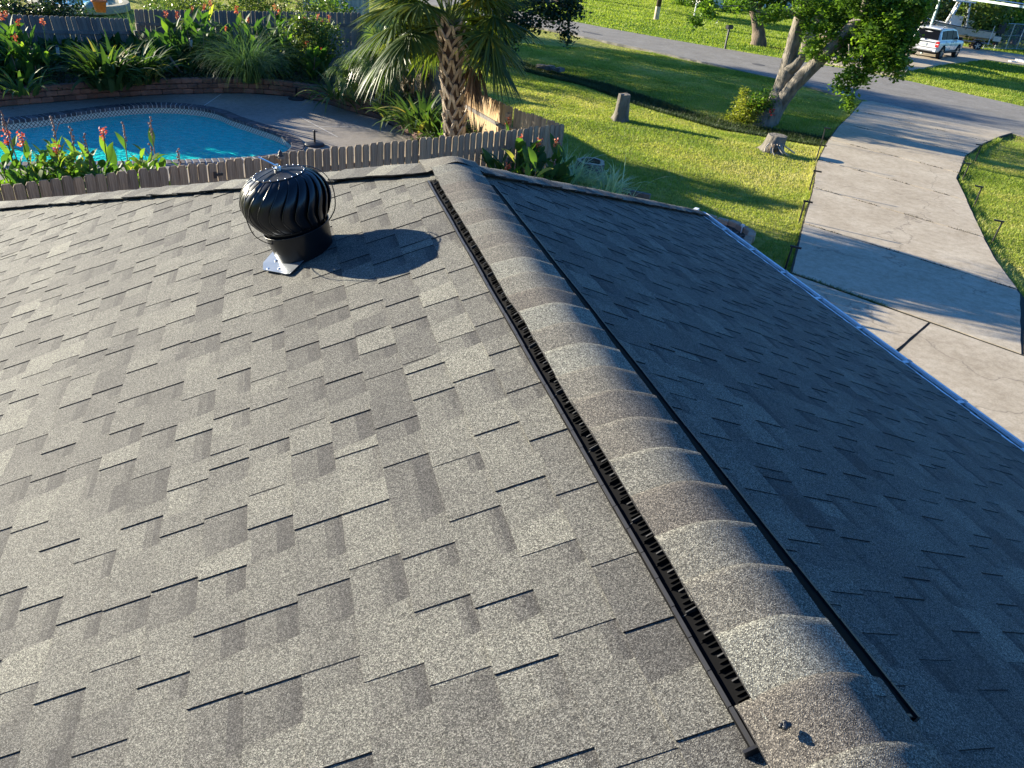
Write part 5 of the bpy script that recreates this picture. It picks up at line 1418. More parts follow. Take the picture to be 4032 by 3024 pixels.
# ---------------------------------------------------------------- trees
def tree(name, label, base, limbs, blobs, size, mat, bark='bark_grey', per=30, cl=.24, cat='tree', n=14, flat=.4, tops=None, core=None):
    t = thing(name, base, label, cat)
    for i, (pts, rad) in enumerate(limbs):
        P_ = catmull(pts, 5); nn_ = len(P_); rr = [np.interp(k / (nn_ - 1), np.linspace(0, 1, len(rad)), rad) for k in range(nn_)]
        MB().tube(P_, [float(q) for q in rr], bark, n if i < 2 else 8, wob=.22).build('trunk' if i == 0 else 'limb', t, smooth=True)
    if blobs: leaf_cloud('crown', blobs, size, mat, t, per, cl, flat)
    return t
ob = (17.52, 25.74, 0.00)
oak_blobs = [((18.60, 25.42, 3.41), (.8, .8, .8), 30), ((18.73, 24.70, 2.79), (.75, .7, .55), 26), ((19.22, 24.95, 3.64), (1.1, 1, .9), 48), ((19.44, 24.15, 3.90), (1.1, 1.1, 1), 55), ((19.81, 23.84, 3.66), (1.0, 1.0, .95), 56), ((19.27, 23.64, 3.10), (.95, .8, .6), 38),
             ((19.69, 23.16, 2.77), (.75, .7, .55), 36), ((19.89, 23.25, 3.20), (.5, .6, .7), 30), ((19.82, 22.79, 2.48), (.4, .4, .38), 16), ((18.93, 23.53, 2.47), (.45, .4, .35), 12), ((18.68, 23.47, 2.06), (.32, .3, .2), 7), ((19.03, 23.19, 1.93), (.28, .3, .2), 6),
             ((18.48, 23.51, 1.72), (.25, .25, .16), 5), ((18.76, 23.28, 1.49), (.09, .09, .18), 3), ((18.82, 23.24, 1.25), (.07, .07, .14), 3), ((18.15, 25.13, 2.65), (.3, .3, .25), 6), ((18.05, 25.94, 3.92), (.6, .6, .4), 12), ((17.05, 26.13, 3.59), (.35, .3, .25), 7), ((16.65, 26.38, 3.37), (.2, .2, .15), 4),
             ((16.04, 26.53, 3.68), (.35, .3, .15), 6), ((14.68, 26.85, 3.39), (.33, .3, .2), 7), ((14.41, 26.99, 2.97), (.2, .2, .16), 5), ((14.72, 26.83, 3.59), (.3, .3, .2), 5),
             ((20.25, 23.47, 4.19), (.6, .7, .55), 26), ((20.34, 24.05, 4.52), (1.1, 1, .6), 36), ((19.59, 25.31, 4.73), (2.2, 2, 1.2), 70), ((18.32, 27.45, 5.17), (2.2, 2, 1.2), 60)]
oak = tree('leaning_tree', 'big leaning tree with two grey trunks and glossy clumped foliage overhanging the driveway mouth', ob,
     [([Vector(ob) + Vector((-.35, .1, -.7)), Vector(ob) + Vector((-.02, 0, .25)), (18.06, 26.30, 0.79), (18.14, 26.24, 1.66), (18.10, 26.26, 2.26), (18.16, 26.35, 3.14), (18.25, 26.53, 3.95), (18.27, 26.76, 4.90)], [.46, .36, .31, .30, .25, .22, .2, .17]),
      ([Vector(ob) + Vector((-.1, -.1, -.7)), (18.01, 26.09, 0.38), (18.18, 25.73, 1.23), (18.46, 25.28, 2.04), (18.68, 24.86, 2.68), (18.93, 24.55, 3.35), (19.16, 24.37, 4.01), (19.22, 24.58, 4.76)], [.36, .27, .24, .23, .21, .18, .13, .08]),
      ([(18.12, 26.26, 1.74), (18.19, 25.96, 1.91), (18.31, 25.88, 2.19), (18.31, 25.87, 2.33)], [.25, .22, .16, .13]),
      ([(18.16, 26.35, 3.47), (17.54, 26.29, 3.65), (16.70, 26.35, 3.50), (16.04, 26.53, 3.65), (15.27, 26.75, 3.60), (14.68, 26.85, 3.39), (14.41, 27.00, 2.99)], [.07, .05, .03, .02, .016, .012, .006]),
      ([(18.93, 24.55, 3.35), (19.08, 23.67, 2.85), (18.83, 23.35, 2.09), (18.84, 23.22, 1.30)], [.08, .04, .02, .006]),
      ([(18.93, 24.55, 3.35), (19.50, 23.84, 3.40), (19.90, 22.98, 3.01)], [.09, .05, .02]),
      ([(18.53, 24.10, 3.66), (18.58, 23.81, 3.75), (18.61, 23.66, 3.76)], [.03, .025, .01]), ([(18.31, 23.51, 3.03), (18.31, 23.38, 2.78)], [.02, .01])],
     oak_blobs, .13, 'tree_leaf', per=36, cl=.13, flat=.8)
# shrub at its foot
sb = (16.79, 25.64, 0.00); sh = thing('yellow_shrub', sb, 'yellow green bamboo like shrub at the foot of the leaning tree', 'shrub')
leaf_cloud('foliage', [((16.66, 26.38, 0.67), (.14, .14, .3), 16), ((16.67, 26.14, 0.32), (.4, .35, .4), 46), ((17.06, 25.88, 0.48), (.35, .3, .4), 30), ((16.30, 26.37, -0.02), (.12, .12, .28), 10), ((16.90, 25.87, 0.07), (.8, .4, .25), 50)], .07, 'yellow_leaf', sh, 28, .1)
leaf_cloud('young_leaves', [((17.11, 25.73, 0.74), (.42, .35, .35), 26)], .1, 'tree_leaf', sh, 26, .13)
fl = thing('red_flower', (17.28, 25.26, 0.47), 'single bright red flower stalk in the shrub beside the leaning trunk', 'flower')
flower_mesh(fl, (17.28, 25.26, 0.47), .12, 'red_petal', 14, 'bloom'); MB().tube([(17.28, 25.26, 0.47), (17.28, 25.38, 0.15)], .012, 'canna_leaf', 5).build('stalk', fl)

# tree behind the tall palm
tb = (9.50, 34.78, 0.00)
tree('shade_tree', 'dark leaved tree standing behind the cabbage palm with a branch hanging over the lawn', tb,
     [([tb, (9.69, 35.71, 0.96), (9.69, 35.71, 2.28), (9.64, 35.72, 3.44)], [.34, .28, .24, .2]), ([(9.69, 35.71, 1.87), (10.49, 34.44, 2.57), (11.38, 33.10, 2.77), (11.67, 32.47, 2.30), (11.62, 32.27, 1.56)], [.16, .1, .05, .02, .008])],
     [((9.21, 34.80, 1.85), (1.6, 1.3, 1.2), 70), ((10.21, 34.52, 2.25), (1.3, 1.2, 1.0), 50), ((8.75, 35.95, 1.17), (1.0, .8, .8), 30), ((11.02, 33.75, 2.87), (1.2, 1, .7), 36), ((11.49, 32.85, 2.57), (.55, .4, .45), 16), ((11.92, 32.48, 2.87), (.5, .4, .4), 12), ((11.09, 32.99, 2.20), (.3, .3, .3), 7),
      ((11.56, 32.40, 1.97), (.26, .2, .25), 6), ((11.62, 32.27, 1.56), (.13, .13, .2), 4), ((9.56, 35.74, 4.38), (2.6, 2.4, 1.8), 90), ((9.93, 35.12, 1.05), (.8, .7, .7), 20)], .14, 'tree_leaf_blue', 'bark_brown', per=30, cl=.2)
# trees across the road
b2 = (30.79, 48.48, 0.00)
tree('street_tree', 'rough barked tree standing on the far lawn beside the mailbox', b2,
     [([Vector(b2) + Vector((0, 0, -.9)), Vector(b2) + Vector((0, 0, .1)), (30.66, 48.76, 0.95), (30.29, 48.99, 1.88), (29.92, 49.22, 2.50), (29.55, 49.91, 3.58)], [.8, .5, .37, .34, .3, .22]),
      ([(30.38, 48.94, 1.74), (30.40, 48.69, 2.37), (30.24, 48.32, 3.20)], [.26, .2, .14]), ([(30.24, 48.32, 3.20), (29.71, 48.65, 4.27)], [.14, .06])],
     [((29.62, 49.28, 3.35), (2.4, 2, 1.0), 60), ((28.96, 49.10, 2.37), (.7, .6, .5), 14), ((31.08, 47.78, 2.29), (.9, .8, .6), 22), ((30.24, 49.49, 4.82), (4.4, 4, 2.0), 190), ((31.52, 47.49, 3.23), (1.4, 1, .8), 26)], .2, 'tree_leaf', 'bark_brown', per=30, cl=.3)
b3 = (33.57, 46.99, 0.00)
tree('street_tree', 'pale trunked leaning tree on the far lawn seen between the two trunks and the foliage', b3,
     [([Vector(b3) + Vector((0, 0, -.5)), (32.50, 45.60, 0.75), (32.51, 45.59, 1.78), (32.46, 45.63, 3.05), (32.29, 45.75, 4.28)], [.5, .36, .28, .24, .18]), ([(32.49, 45.61, 1.63), (32.42, 45.17, 2.25), (32.41, 45.05, 2.83)], [.2, .14, .08])],
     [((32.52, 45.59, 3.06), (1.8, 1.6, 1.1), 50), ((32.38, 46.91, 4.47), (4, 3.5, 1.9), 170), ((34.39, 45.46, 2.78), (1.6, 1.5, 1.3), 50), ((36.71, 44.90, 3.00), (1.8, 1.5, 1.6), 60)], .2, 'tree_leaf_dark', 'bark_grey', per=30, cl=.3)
# background trees on the right, behind boat and carport
BG = [((3560, 30, 76), (49.25, 57.88, 2.41), (3.0, 2.5, 2.4), 90, 'tree_leaf_dark', 'dark tree crown behind the white vehicle and the leaning foliage'), ((0, 0, 0), (57.08, 61.63, 2.73), (2.4, 2, 1.8), 90, 'tree_leaf_dark', 'dark bushy tree behind the timber steps'),
      ((0, 0, 0), (55.67, 56.06, 2.40), (1.9, 1.6, 1.3), 70, 'hedge_leaf', 'sunlit yellow green bush behind the boat'), ((0, 0, 0), (61.55, 60.06, 2.81), (2.6, 2, 1.6), 70, 'tree_leaf', 'leafy tree under the carport roof line at the right'),
      ((0, 0, 0), (58.51, 65.73, 2.64), (2.4, 2, 1.6), 60, 'hedge_leaf', 'pale lit bush above the roof of the white vehicle'), ((0, 0, 0), (64.94, 62.32, 4.23), (5, 4, 2.6), 120, 'tree_leaf_dark', 'dark tree in the top right corner above the carport roof'), ((0, 0, 0), (67.06, 62.98, 2.21), (3, 2.4, 1.6), 60, 'tree_leaf_dark', 'dark hedge behind the chain link fence')]
for _, c, r_, nc, m_, lab in BG:
    g0 = (c[0], c[1], 0)
    tree('background_tree', lab, g0, [([g0, (c[0] + .2, c[1], c[2] * .6), c], [.3, .22, .12])], [(c, r_, nc), ((c[0], c[1], max(.8, c[2] - r_[2])), (r_[0] * .8, r_[1] * .8, .8), nc // 3)], .26, m_, 'bark_brown', per=34, cl=.38)
# trees above the top edge of the frame that throw the long shade over pool, lawn and street
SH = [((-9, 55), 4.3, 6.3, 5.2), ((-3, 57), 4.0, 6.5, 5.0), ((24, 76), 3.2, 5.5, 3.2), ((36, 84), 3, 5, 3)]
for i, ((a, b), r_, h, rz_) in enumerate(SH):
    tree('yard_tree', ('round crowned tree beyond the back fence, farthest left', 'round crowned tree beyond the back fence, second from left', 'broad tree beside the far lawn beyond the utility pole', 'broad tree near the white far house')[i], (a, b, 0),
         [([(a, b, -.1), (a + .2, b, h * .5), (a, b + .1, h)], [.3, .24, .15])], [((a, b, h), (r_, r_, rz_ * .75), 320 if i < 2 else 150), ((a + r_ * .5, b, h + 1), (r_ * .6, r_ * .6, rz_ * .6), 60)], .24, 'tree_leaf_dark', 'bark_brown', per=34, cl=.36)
# hedges beyond the back fences
for c, r_, nc, m_, lab, sz in (((-1.82, 33.95, 1.69), (2.6, .9, .75), 120, 'hedge_leaf', 'long sunlit hedge beyond the upright back fence', .1), ((0.61, 34.99, 1.80), (2.2, .9, .8), 110, 'hedge_leaf', 'sunlit hedge bulging over the fence left of the palm', .1),
                           ((-9.12, 35.86, 1.08), (2.6, 1, 1.0), 110, 'tree_leaf_blue', 'dark bluish hedge in the top left corner', .12), ((-8.36, 51.32, -0.05), (4, 1, 1.6), 90, 'tree_leaf_blue', 'dark hedge behind the round garden pond', .16), ((-3.57, 39.84, 1.21), (1.6, 1, 1.2), 70, 'hedge_leaf', 'pale flowering bush between the grass tuft and the long hedge', .1),
                           ((2.62, 36.91, 1.75), (.8, .6, 1.2), 40, 'tree_leaf', 'green bush squeezed between the pale fence and the palm', .12), ((-7.62, 35.18, 1.13), (.6, .6, .8), 26, 'tree_leaf_blue', 'dark shrub by the black post in the top left', .1)):
    tree('hedge', lab, (c[0], c[1], 0), [([(c[0], c[1], -.05), (c[0], c[1], c[2])], [.06, .03])], [(c, r_, nc), ((c[0], c[1], c[2] * .5), (r_[0], r_[1], c[2] * .5), nc)], sz, m_, 'bark_brown', per=28, cl=.16, cat='hedge')

# neighbour's pond, post, pale fence
pp = (-8.50, 44.01, 0.00)
pond = thing('garden_pond', pp, 'oval garden pond with a pale stone rim beyond the leaning fence', 'pond')
T = Matrix.Translation((pp[0], pp[1], 0)) @ Matrix.Scale(1, 4)
mb = MB()
for k in range(36):
    a = 2 * math.pi * (k + .5) / 36; ca, sa = math.cos(a), math.sin(a)
    MB().rock((pp[0] + 1.95 * ca, pp[1] + 2.3 * sa, .17), (.36, .42, .34), 'stone_rim', a, .06, random.random()).build('rim_stone', pond)
MB().prism([(pp[0] + 1.75 * math.cos(a), pp[1] + 2.1 * math.sin(a)) for a in [2 * math.pi * k / 36 for k in range(36)]], 0, .2, 'pond_water').build('pond_surface', pond)
p = (-6.93, 39.80, 0.40); tp_ = thing('terracotta_pot', p, 'orange terracotta pot beside the round garden pond', 'pot'); MB().lathe([(.2, .3), (.28, .7), (.32, .7), (.32, .8), (.27, .8), (.24, .6)], 'terracotta', 16, Matrix.Translation((p[0], p[1], p[2] - .3))).build('pot_body', tp_, smooth=True)
p = (-7.38, 40.67, 0.45); tt_ = thing('pond_float', p, 'teal rounded float lying on the rim of the garden pond', 'pool float'); MB().lathe([(.0, 0), (.42, .04), (.46, .12), (.3, .26), (.12, .36), (0, .38)], 'teal_paint', 16, Matrix.Translation((p[0], p[1], p[2] - .1))).build('float_body', tt_, smooth=True)
p = (-9.39, 40.78, 0.00); bp2 = thing('black_post', p, 'slim black post rising behind the leaning fence at top left', 'post'); MB().tube([p, (p[0], p[1], 3.6)], .06, 'black_base', 8).build('shaft', bp2)
p = (-6.80, 31.92, 1.35); ot = thing('white_garden_light', (1.83, 38.46, 1.38), 'pale post standing in the hedge near the pale fence', 'post')
q = (1.83, 38.46, 1.38); MB().tube([(q[0], q[1], 0), q], .05, 'pale_wood', 6).build('shaft', ot)
a, b = (1.77, 46.78, 0.00), (3.87, 47.94, 0.00); k_ = 1.0
fence('pale sunlit fence beyond the back fence just left of the palm crown', (a[0], a[1]), (b[0] + 1.5, b[1] + .8), 2.0, 2.0, 'pale_wood', railside=-1, gap=.006, name='board_fence')

# ================================================================ STREET FURNITURE
p = (28.32, 59.24, 0.00); up_ = thing('utility_pole', p, 'dark brown wooden utility pole on the far lawn', 'utility pole')
MB().tube([(p[0], p[1], -.1), (p[0] + .05, p[1], 4), (p[0] + .1, p[1], 9.5)], [.19, .17, .13], 'pole_wood', 14).build('shaft', up_, smooth=True)
MB().box((p[0] + .1, p[1], 8.8), (2.2, .1, .12), 'pole_wood', rz=-1.05).build('crossarm', up_)
MB().tube([(p[0], p[1], -.1), (p[0], p[1], .9)], .2, 'pale_wood', 14).build('guard', up_)
p = (26.35, 44.96, 0.00); ml = thing('mailbox', p, 'black mailbox with a small red flag on a dark post at the far road edge', 'mailbox')
z0 = 1.12
MB().box((p[0], p[1], (z0 - .1) / 2), (.09, .09, z0 + .1), 'black_base').build('post', ml)
dr = Vector((-.86, -.5, 0)).normalized(); sd = Vector((-dr.y, dr.x, 0))
mb = MB(); pr = [(-.1, 0), (.1, 0)] + [(.1 * math.cos(t), .13 + .1 * math.sin(t)) for t in [k * math.pi / 8 for k in range(9)]]
vs = [Vector((p[0], p[1], z0)) + dr * e + sd * a + Vector((0, 0, b)) for e in (-.27, .27) for a, b in pr]; m = len(pr)
mb.add(vs, [tuple(range(m)), tuple(range(2 * m - 1, m - 1, -1))] + [((i + 1) % m, i, m + i, m + (i + 1) % m) for i in range(m)], 'black_base'); mb.build('box', ml)
MB().box(Vector((p[0], p[1], z0 + .16)) + sd * -.112 + dr * .05, (.2, .01, .06), 'tail_red', M=Matrix((dr, sd, Vector((0, 0, 1)))).transposed()).build('flag', ml)
MB().box(Vector((p[0], p[1], z0 + .12)) + dr * .275, (.012, .17, .17), 'dark_trim', M=Matrix((dr, sd, Vector((0, 0, 1)))).transposed()).build('door', ml)
p = (33.23, 62.58, 0.00); mk2 = thing('marker_post', p, 'thin white marker post on the far lawn between pole and mailbox', 'marker post')
MB().box((p[0], p[1], .62), (.09, .05, 1.3), 'boat_white').build('shaft', mk2); MB().box((p[0], p[1], .42), (.1, .06, .12), 'pale_green_paint').build('band', mk2)

# white house far across the road
K = Vector((40.71, 75.04, 0.00)); Lw = Vector((40.95, 82.17, 0.00)); Rw = K + Vector((.93, -.1, 0)).normalized() * 9
fh = thing('far_house', K, 'white single storey house at the far end of the lawn across the road', 'house')
def wallq(a, b, h, th, mat, name='wall'):
    d = b - a; return MB().box((a + b) / 2 + Vector((0, 0, h / 2)), (d.length, th, h), mat, rz=math.atan2(d.y, d.x)).build(name, fh)
Bk = Lw + (Rw - K)
wallq(K, Lw, 2.9, .2, 'house_white'); wallq(K, Rw, 2.9, .2, 'house_white'); wallq(Lw, Bk, 2.9, .2, 'house_white'); wallq(Rw, Bk, 2.9, .2, 'house_white')
cen = (K + Lw + Rw + Bk) / 4
cn = [K, Rw, Bk, Lw]; ev = [cen + (c - cen) * 1.08 + Vector((0, 0, 2.9)) for c in cn]; rg = [cen + (((K + Rw) / 2 if i == 0 else (Bk + Lw) / 2) - cen) * .5 + Vector((0, 0, 4.8)) for i in (0, 1)]
mb = MB(); mb.add(ev + rg, [(0, 1, 4), (1, 2, 5, 4), (2, 3, 5), (3, 0, 4, 5), (3, 2, 1, 0)], 'roof_grey'); mb.build('roof', fh)
for f in (.25, .6):
    c_ = K + (Lw - K) * f; MB().box(c_ + (K - Rw).normalized() * .11 + Vector((0, 0, 1.5)), (1.2, .06, 1.1), 'far_window', rz=math.atan2((Lw - K).y, (Lw - K).x)).build('window', fh)
for c, r_, lab in (((37.99, 74.92, 0.00), (.9, .7, .8), 'round bush at the left end of the far white house'), ((38.98, 73.28, 0.32), (1.2, .8, .9), 'dark bush in front of the far white house wall'), ((41.58, 71.83, 0.50), (.6, .6, .6), 'small bush at the corner of the far white house')):
    tree('far_bush', lab, (c[0], c[1], 0), [([(c[0], c[1], 0), c], [.05, .03])], [(c, r_, 30), ((c[0], c[1], .5), (r_[0], r_[1], .5), 20)], .16, 'tree_leaf', 'bark_brown', per=26, cl=.2, cat='bush')

# ================================================================ VEHICLES
def wheel(parent, c, r_, w_, side, rz, spokes=6):
    """c: hub centre in the vehicle's own frame; baked to world by the parent's matrix"""
    W = parent_world(parent) @ Matrix.Translation(c) @ Matrix.Rotation(math.pi / 2 * -side, 4, 'X')
    mb = MB(); mb.lathe([(r_ * .62, -w_ / 2), (r_ * .9, -w_ / 2), (r_, -w_ / 2 + .03), (r_, w_ / 2 - .03), (r_ * .9, w_ / 2), (r_ * .68, w_ / 2 + .005), (r_ * .66, w_ / 2 - .03)], 'tyre', 24, W)
    o = mb.build('wheel', parent, smooth=False)
    mb = MB(); mb.lathe([(r_ * .68, w_ / 2 - .02), (r_ * .64, w_ / 2 + .004), (r_ * .6, w_ / 2 - .04)], 'rim', 24, W, cap=False)
    mb.lathe([(0, w_ / 2 - .05), (r_ * .62, w_ / 2 - .05)], 'dark_trim', 20, W, cap=False)
    mb.lathe([(r_ * .16, w_ / 2 - .05), (r_ * .14, w_ / 2 + .0), (0, w_ / 2)], 'rim', 12, W, cap=False)
    for k in range(spokes):
        a = 2 * math.pi * k / spokes
        M_ = (W @ Matrix.Rotation(a, 4, 'Z'))
        mb.add([M_ @ Vector(q) for q in ((r_ * .1, -.03, w_ / 2 - .01), (r_ * .64, -.045, w_ / 2 - .01), (r_ * .64, .045, w_ / 2 - .01), (r_ * .1, .03, w_ / 2 - .01), (r_ * .1, -.03, w_ / 2 - .05), (r_ * .64, -.045, w_ / 2 - .05), (r_ * .64, .045, w_ / 2 - .05), (r_ * .1, .03, w_ / 2 - .05))],
               [(0, 1, 2, 3), (1, 0, 4, 5), (3, 2, 6, 7)], 'rim')
    mb.build('rim', o)
def suv(loc, rz, label, paint):
    t = thing('parked_suv' if paint == 'car_white' else 'parked_pickup', loc, label, 'car', None, rz)
    W = parent_world(t)
    L0, L1 = -2.62, 2.7                                 # rear, front; x forwards, y left
    def loft(st, mat, name, caps=(True, True), smooth=True):
        """st: list of (x, [(y, z) half section from bottom centre to top centre])"""
        mb = MB(); m = len(st[0][1]); ring = 2 * m - 2; vs = []
        for x, hs in st:
            full = hs + [(-a, b) for a, b in hs[-2:0:-1]]
            vs += [W @ Vector((x, a, b)) for a, b in full]
        for i in range(len(st) - 1):
            for k in range(ring):
                q = (k + 1) % ring; mb.add([vs[i * ring + k], vs[i * ring + q], vs[(i + 1) * ring + q], vs[(i + 1) * ring + k]], [(3, 2, 1, 0)], mat)
        if caps[0]: mb.add(vs[:ring], [tuple(range(ring))], mat)
        if caps[1]: mb.add(vs[-ring:], [tuple(range(ring - 1, -1, -1))], mat)
        o = mb.build(name, t)
        import bmesh
        bm = bmesh.new(); bm.from_mesh(o.data); bmesh.ops.remove_doubles(bm, verts=bm.verts, dist=1e-4); bmesh.ops.recalc_face_normals(bm, faces=bm.faces)
        for f in bm.faces: f.smooth = smooth
        for e in bm.edges:
            if len(e.link_faces) == 2 and e.calc_face_angle(0) > .55: e.smooth = False
        bm.to_mesh(o.data); bm.free(); return o
    sec = lambda w, zt, zb=.42, crown=.02: [(0, zb), (w * .86, zb), (w * .97, zb + .12), (w, .72), (w * 1.0, .98), (w * .965, zt - .04), (w * .93, zt), (0, zt + crown)]
    loft([(-2.60, sec(.86, 1.08, .52)), (-2.52, sec(.96, 1.14, .48)), (-2.2, sec(1.0, 1.16)), (-1, sec(1.0, 1.15)), (.6, sec(1.0, 1.14)), (1.35, sec(.99, 1.13)), (2.1, sec(.97, 1.1)), (2.5, sec(.93, 1.05, .45)), (2.68, sec(.8, .96, .52))], paint, 'body')
    gh = lambda w0, w1, zt: [(0, 1.12), (w0, 1.12), (w0 * .98, 1.2), (w1 + .01, zt - .05), (w1 - .06, zt), (0, zt + .03)]
    if paint == 'car_white':
        loft([(-2.54, gh(.90, .78, 1.2)), (-2.44, gh(.93, .79, 1.62)), (-2.3, gh(.94, .77, 1.86)), (-1.5, gh(.94, .78, 1.9)), (0, gh(.94, .78, 1.9)), (.55, gh(.94, .77, 1.84)), (1.35, gh(.92, .8, 1.16))], paint, 'cabin')
        sw = [(-2.2, 1.22, -2.12, 1.74, -1.42, 1.77, -1.42, 1.22), (-1.34, 1.22, -1.34, 1.77, -.32, 1.78, -.32, 1.21), (-.24, 1.21, -.24, 1.78, .42, 1.73, .98, 1.2)]
    else:
        loft([(-.75, gh(.93, .78, 1.7)), (-.6, gh(.94, .78, 1.82)), (.3, gh(.94, .78, 1.84)), (.7, gh(.94, .77, 1.78)), (1.45, gh(.92, .8, 1.16))], paint, 'cabin')
        sw = [(-.5, 1.22, -.48, 1.7, .1, 1.72, .1, 1.22), (.2, 1.21, .2, 1.72, .6, 1.68, 1.08, 1.2)]
    for s in (-1, 1):
        for w_ in sw:
            mb = MB(); P_ = [(w_[i], w_[i + 1]) for i in (0, 2, 4, 6)]
            # the side glass leans inwards with the cabin
            yy = lambda z: (.945 - (z - 1.2) * .195) + .004
            vs = [W @ Vector((x, s * yy(z), z)) for x, z in P_] + [W @ Vector((x, s * (yy(z) - .03), z)) for x, z in P_]
            mb.add(vs, [(0, 1, 2, 3), (0, 4, 5, 1), (1, 5, 6, 2), (2, 6, 7, 3), (3, 7, 4, 0)], 'car_glass'); mb.build('side_window', t)
        for x in (-1.56, 1.54):
            mb = MB(); W2 = W @ Matrix.Translation((x, s * .985, .42)) @ Matrix.Rotation(math.pi / 2 * -s, 4, 'X')
            mb.lathe([(0, .0), (.47, .0), (.47, .018), (.0, .018)], 'arch_black', 28, W2, cap=False); mb.build('wheel_arch', t)
            wheel(t, (x, s * .88, .40), .40, .27, s, 0)
        MB().box(W @ Vector((-.05, s * 1.0, .44)), (2.4, .08, .08), 'dark_trim', M=W.to_3x3()).build('running_board', t)
        mb = MB(); mb.box(W @ Vector((1.02, s * 1.08, 1.27)), (.16, .24, .19), 'dark_trim', M=W.to_3x3()); mb.build('mirror', t)
        if paint == 'car_white':
            mb = MB(); mb.tube([W @ Vector(q) for q in ((-2.0, s * .7, 1.9), (-1.9, s * .7, 1.96), (.2, s * .7, 1.96), (.35, s * .7, 1.9))], .022, 'dark_trim', 6); mb.build('roof_rail', t)
        mb = MB(); mb.box(W @ Vector((-2.55, s * .86, .93)), (.13, .22, .34), 'tail_red', M=W.to_3x3()); mb.build('tail_light', t)
        MB().box(W @ Vector((-2.617, s * .86, .93)), (.006, .15, .05), 'white_gutter', M=W.to_3x3()).build('reverse_lamp', t)
        mb = MB(); mb.box(W @ Vector((2.6, s * .74, .85)), (.12, .3, .16), 'glass_pale', M=W.to_3x3()); mb.build('headlight', t)
        for x in ((-1.38, -.28, .62) if paint == 'car_white' else (-.7, .15, .98)):
            MB().box(W @ Vector((x, s * .999, .86)), (.014, .012, .56), 'dark_trim', M=W.to_3x3()).build('door_seam', t)
        for x in (-1.1, -.0): MB().box(W @ Vector((x, s * 1.005, 1.02)), (.18, .03, .035), 'chrome', M=W.to_3x3()).build('door_handle', t)
    if paint == 'car_white':
        mb = MB(); vs = [W @ Vector(q) for q in ((-2.585, .80, 1.2), (-2.585, -.80, 1.2), (-2.40, -.72, 1.76), (-2.40, .72, 1.76), (-2.5, .80, 1.2), (-2.5, -.80, 1.2), (-2.3, -.72, 1.76), (-2.3, .72, 1.76))]
        mb.add(vs, [(0, 1, 2, 3), (0, 4, 5, 1), (1, 5, 6, 2), (2, 6, 7, 3), (3, 7, 4, 0)], 'car_glass'); mb.build('rear_window', t)
        MB().box(W @ Vector((-2.42, 0, 1.845)), (.3, 1.5, .035), paint, M=W.to_3x3()).build('spoiler', t)
        MB().box(W @ Vector((-2.62, 0, 1.03)), (.03, 1.46, .045), 'chrome', M=W.to_3x3()).build('chrome_strip', t)
        MB().lathe([(0, 0), (.09, 0), (.085, .012), (0, .014)], 'badge_blue', 20, W @ Matrix.Translation((-2.585, 0, 1.13)) @ Matrix.Rotation(-math.pi / 2, 4, 'Y') @ Matrix.Diagonal((.55, 1, 1, 1))).build('badge', t)
        MB().box(W @ Vector((-2.612, 0, .86)), (.02, .34, .16), 'plate_white', M=W.to_3x3()).build('number_plate', t)
    else:
        mb = MB(); mb.box(W @ Vector((-1.62, 0, 1.17)), (1.7, 1.55, .03), 'dark_trim', M=W.to_3x3()); mb.build('cargo_bed', t)
        MB().box(W @ Vector((-2.62, 0, .9)), (.03, .9, .3), paint, M=W.to_3x3()).build('tailgate', t)
    MB().box(W @ Vector((-2.6, 0, .56)), (.2, 1.8, .2), paint, M=W.to_3x3()).build('bumper', t)
    MB().box(W @ Vector((-2.66, 0, .5)), (.12, 1.3, .07), 'galvanised', M=W.to_3x3()).build('bumper_trim', t)
    MB().box(W @ Vector((-2.62, 0, .685)), (.06, 1.7, .02), 'dark_trim', M=W.to_3x3()).build('bumper_gap', t)
    MB().box(W @ Vector((2.69, 0, .8)), (.06, 1.1, .24), 'dark_trim', M=W.to_3x3()).build('grille', t)
    MB().box(W @ Vector((0, 0, .36)), (4.6, 1.5, .16), 'dark_trim', M=W.to_3x3()).build('chassis', t)
    return t
# rear right wheel (44.43, 47.39), front right (47.10, 48.87): heading 29 degrees
hd = math.atan2(48.87 - 47.39, 47.10 - 44.43)
cx = (44.43 + 47.10) / 2 + -math.sin(hd) * .84; cy = (47.39 + 48.87) / 2 + math.cos(hd) * .84
suv((cx, cy, .04), hd, 'white large SUV seen from behind parked on the driveway across the road', 'car_white')
pw = (40.77, 45.76, 0.00)
suv((pw[0] - 2.3, pw[1] + 2.4, .04), R(160), 'tan pickup mostly hidden behind the hanging foliage left of the white SUV', 'car_tan')

# boat on its trailer
bw = (54.90, 54.86, 0.00)
bt = thing('boat', (bw[0] - .98, bw[1] + 1.96, 0), 'cream centre console fishing boat with a white covered tower and black outboard', 'boat', None, R(146))
W = parent_world(bt)
mb = MB(); st = []
for x, hw_, zk, zc, zg in ((-2.9, .98, .75, .95, 1.45), (-1.5, 1.05, .72, .95, 1.5), (0, 1.05, .72, .97, 1.56), (1.5, .9, .78, 1.05, 1.68), (2.5, .55, .95, 1.25, 1.8), (3.2, .08, 1.45, 1.6, 1.9)):
    st.append([(x, 0, zk), (x, hw_ * .85, zc), (x, hw_, zg), (x, hw_ - .1, zg + .02), (x, hw_ * .8, zg - .25), (x, 0, zg - .3)])
full = [[Vector(p) for p in s_] + [Vector((p[0], -p[1], p[2])) for p in s_[-2:0:-1]] for s_ in st]; m = len(full[0])
for i in range(len(full) - 1):
    for k in range(m):
        q = (k + 1) % m; mb.add([W @ v for v in (full[i][k], full[i][q], full[i + 1][q], full[i + 1][k])], [(0, 1, 2, 3)], 'boat_cream' if k in (0, 1, m - 1, m - 2) else 'boat_white')
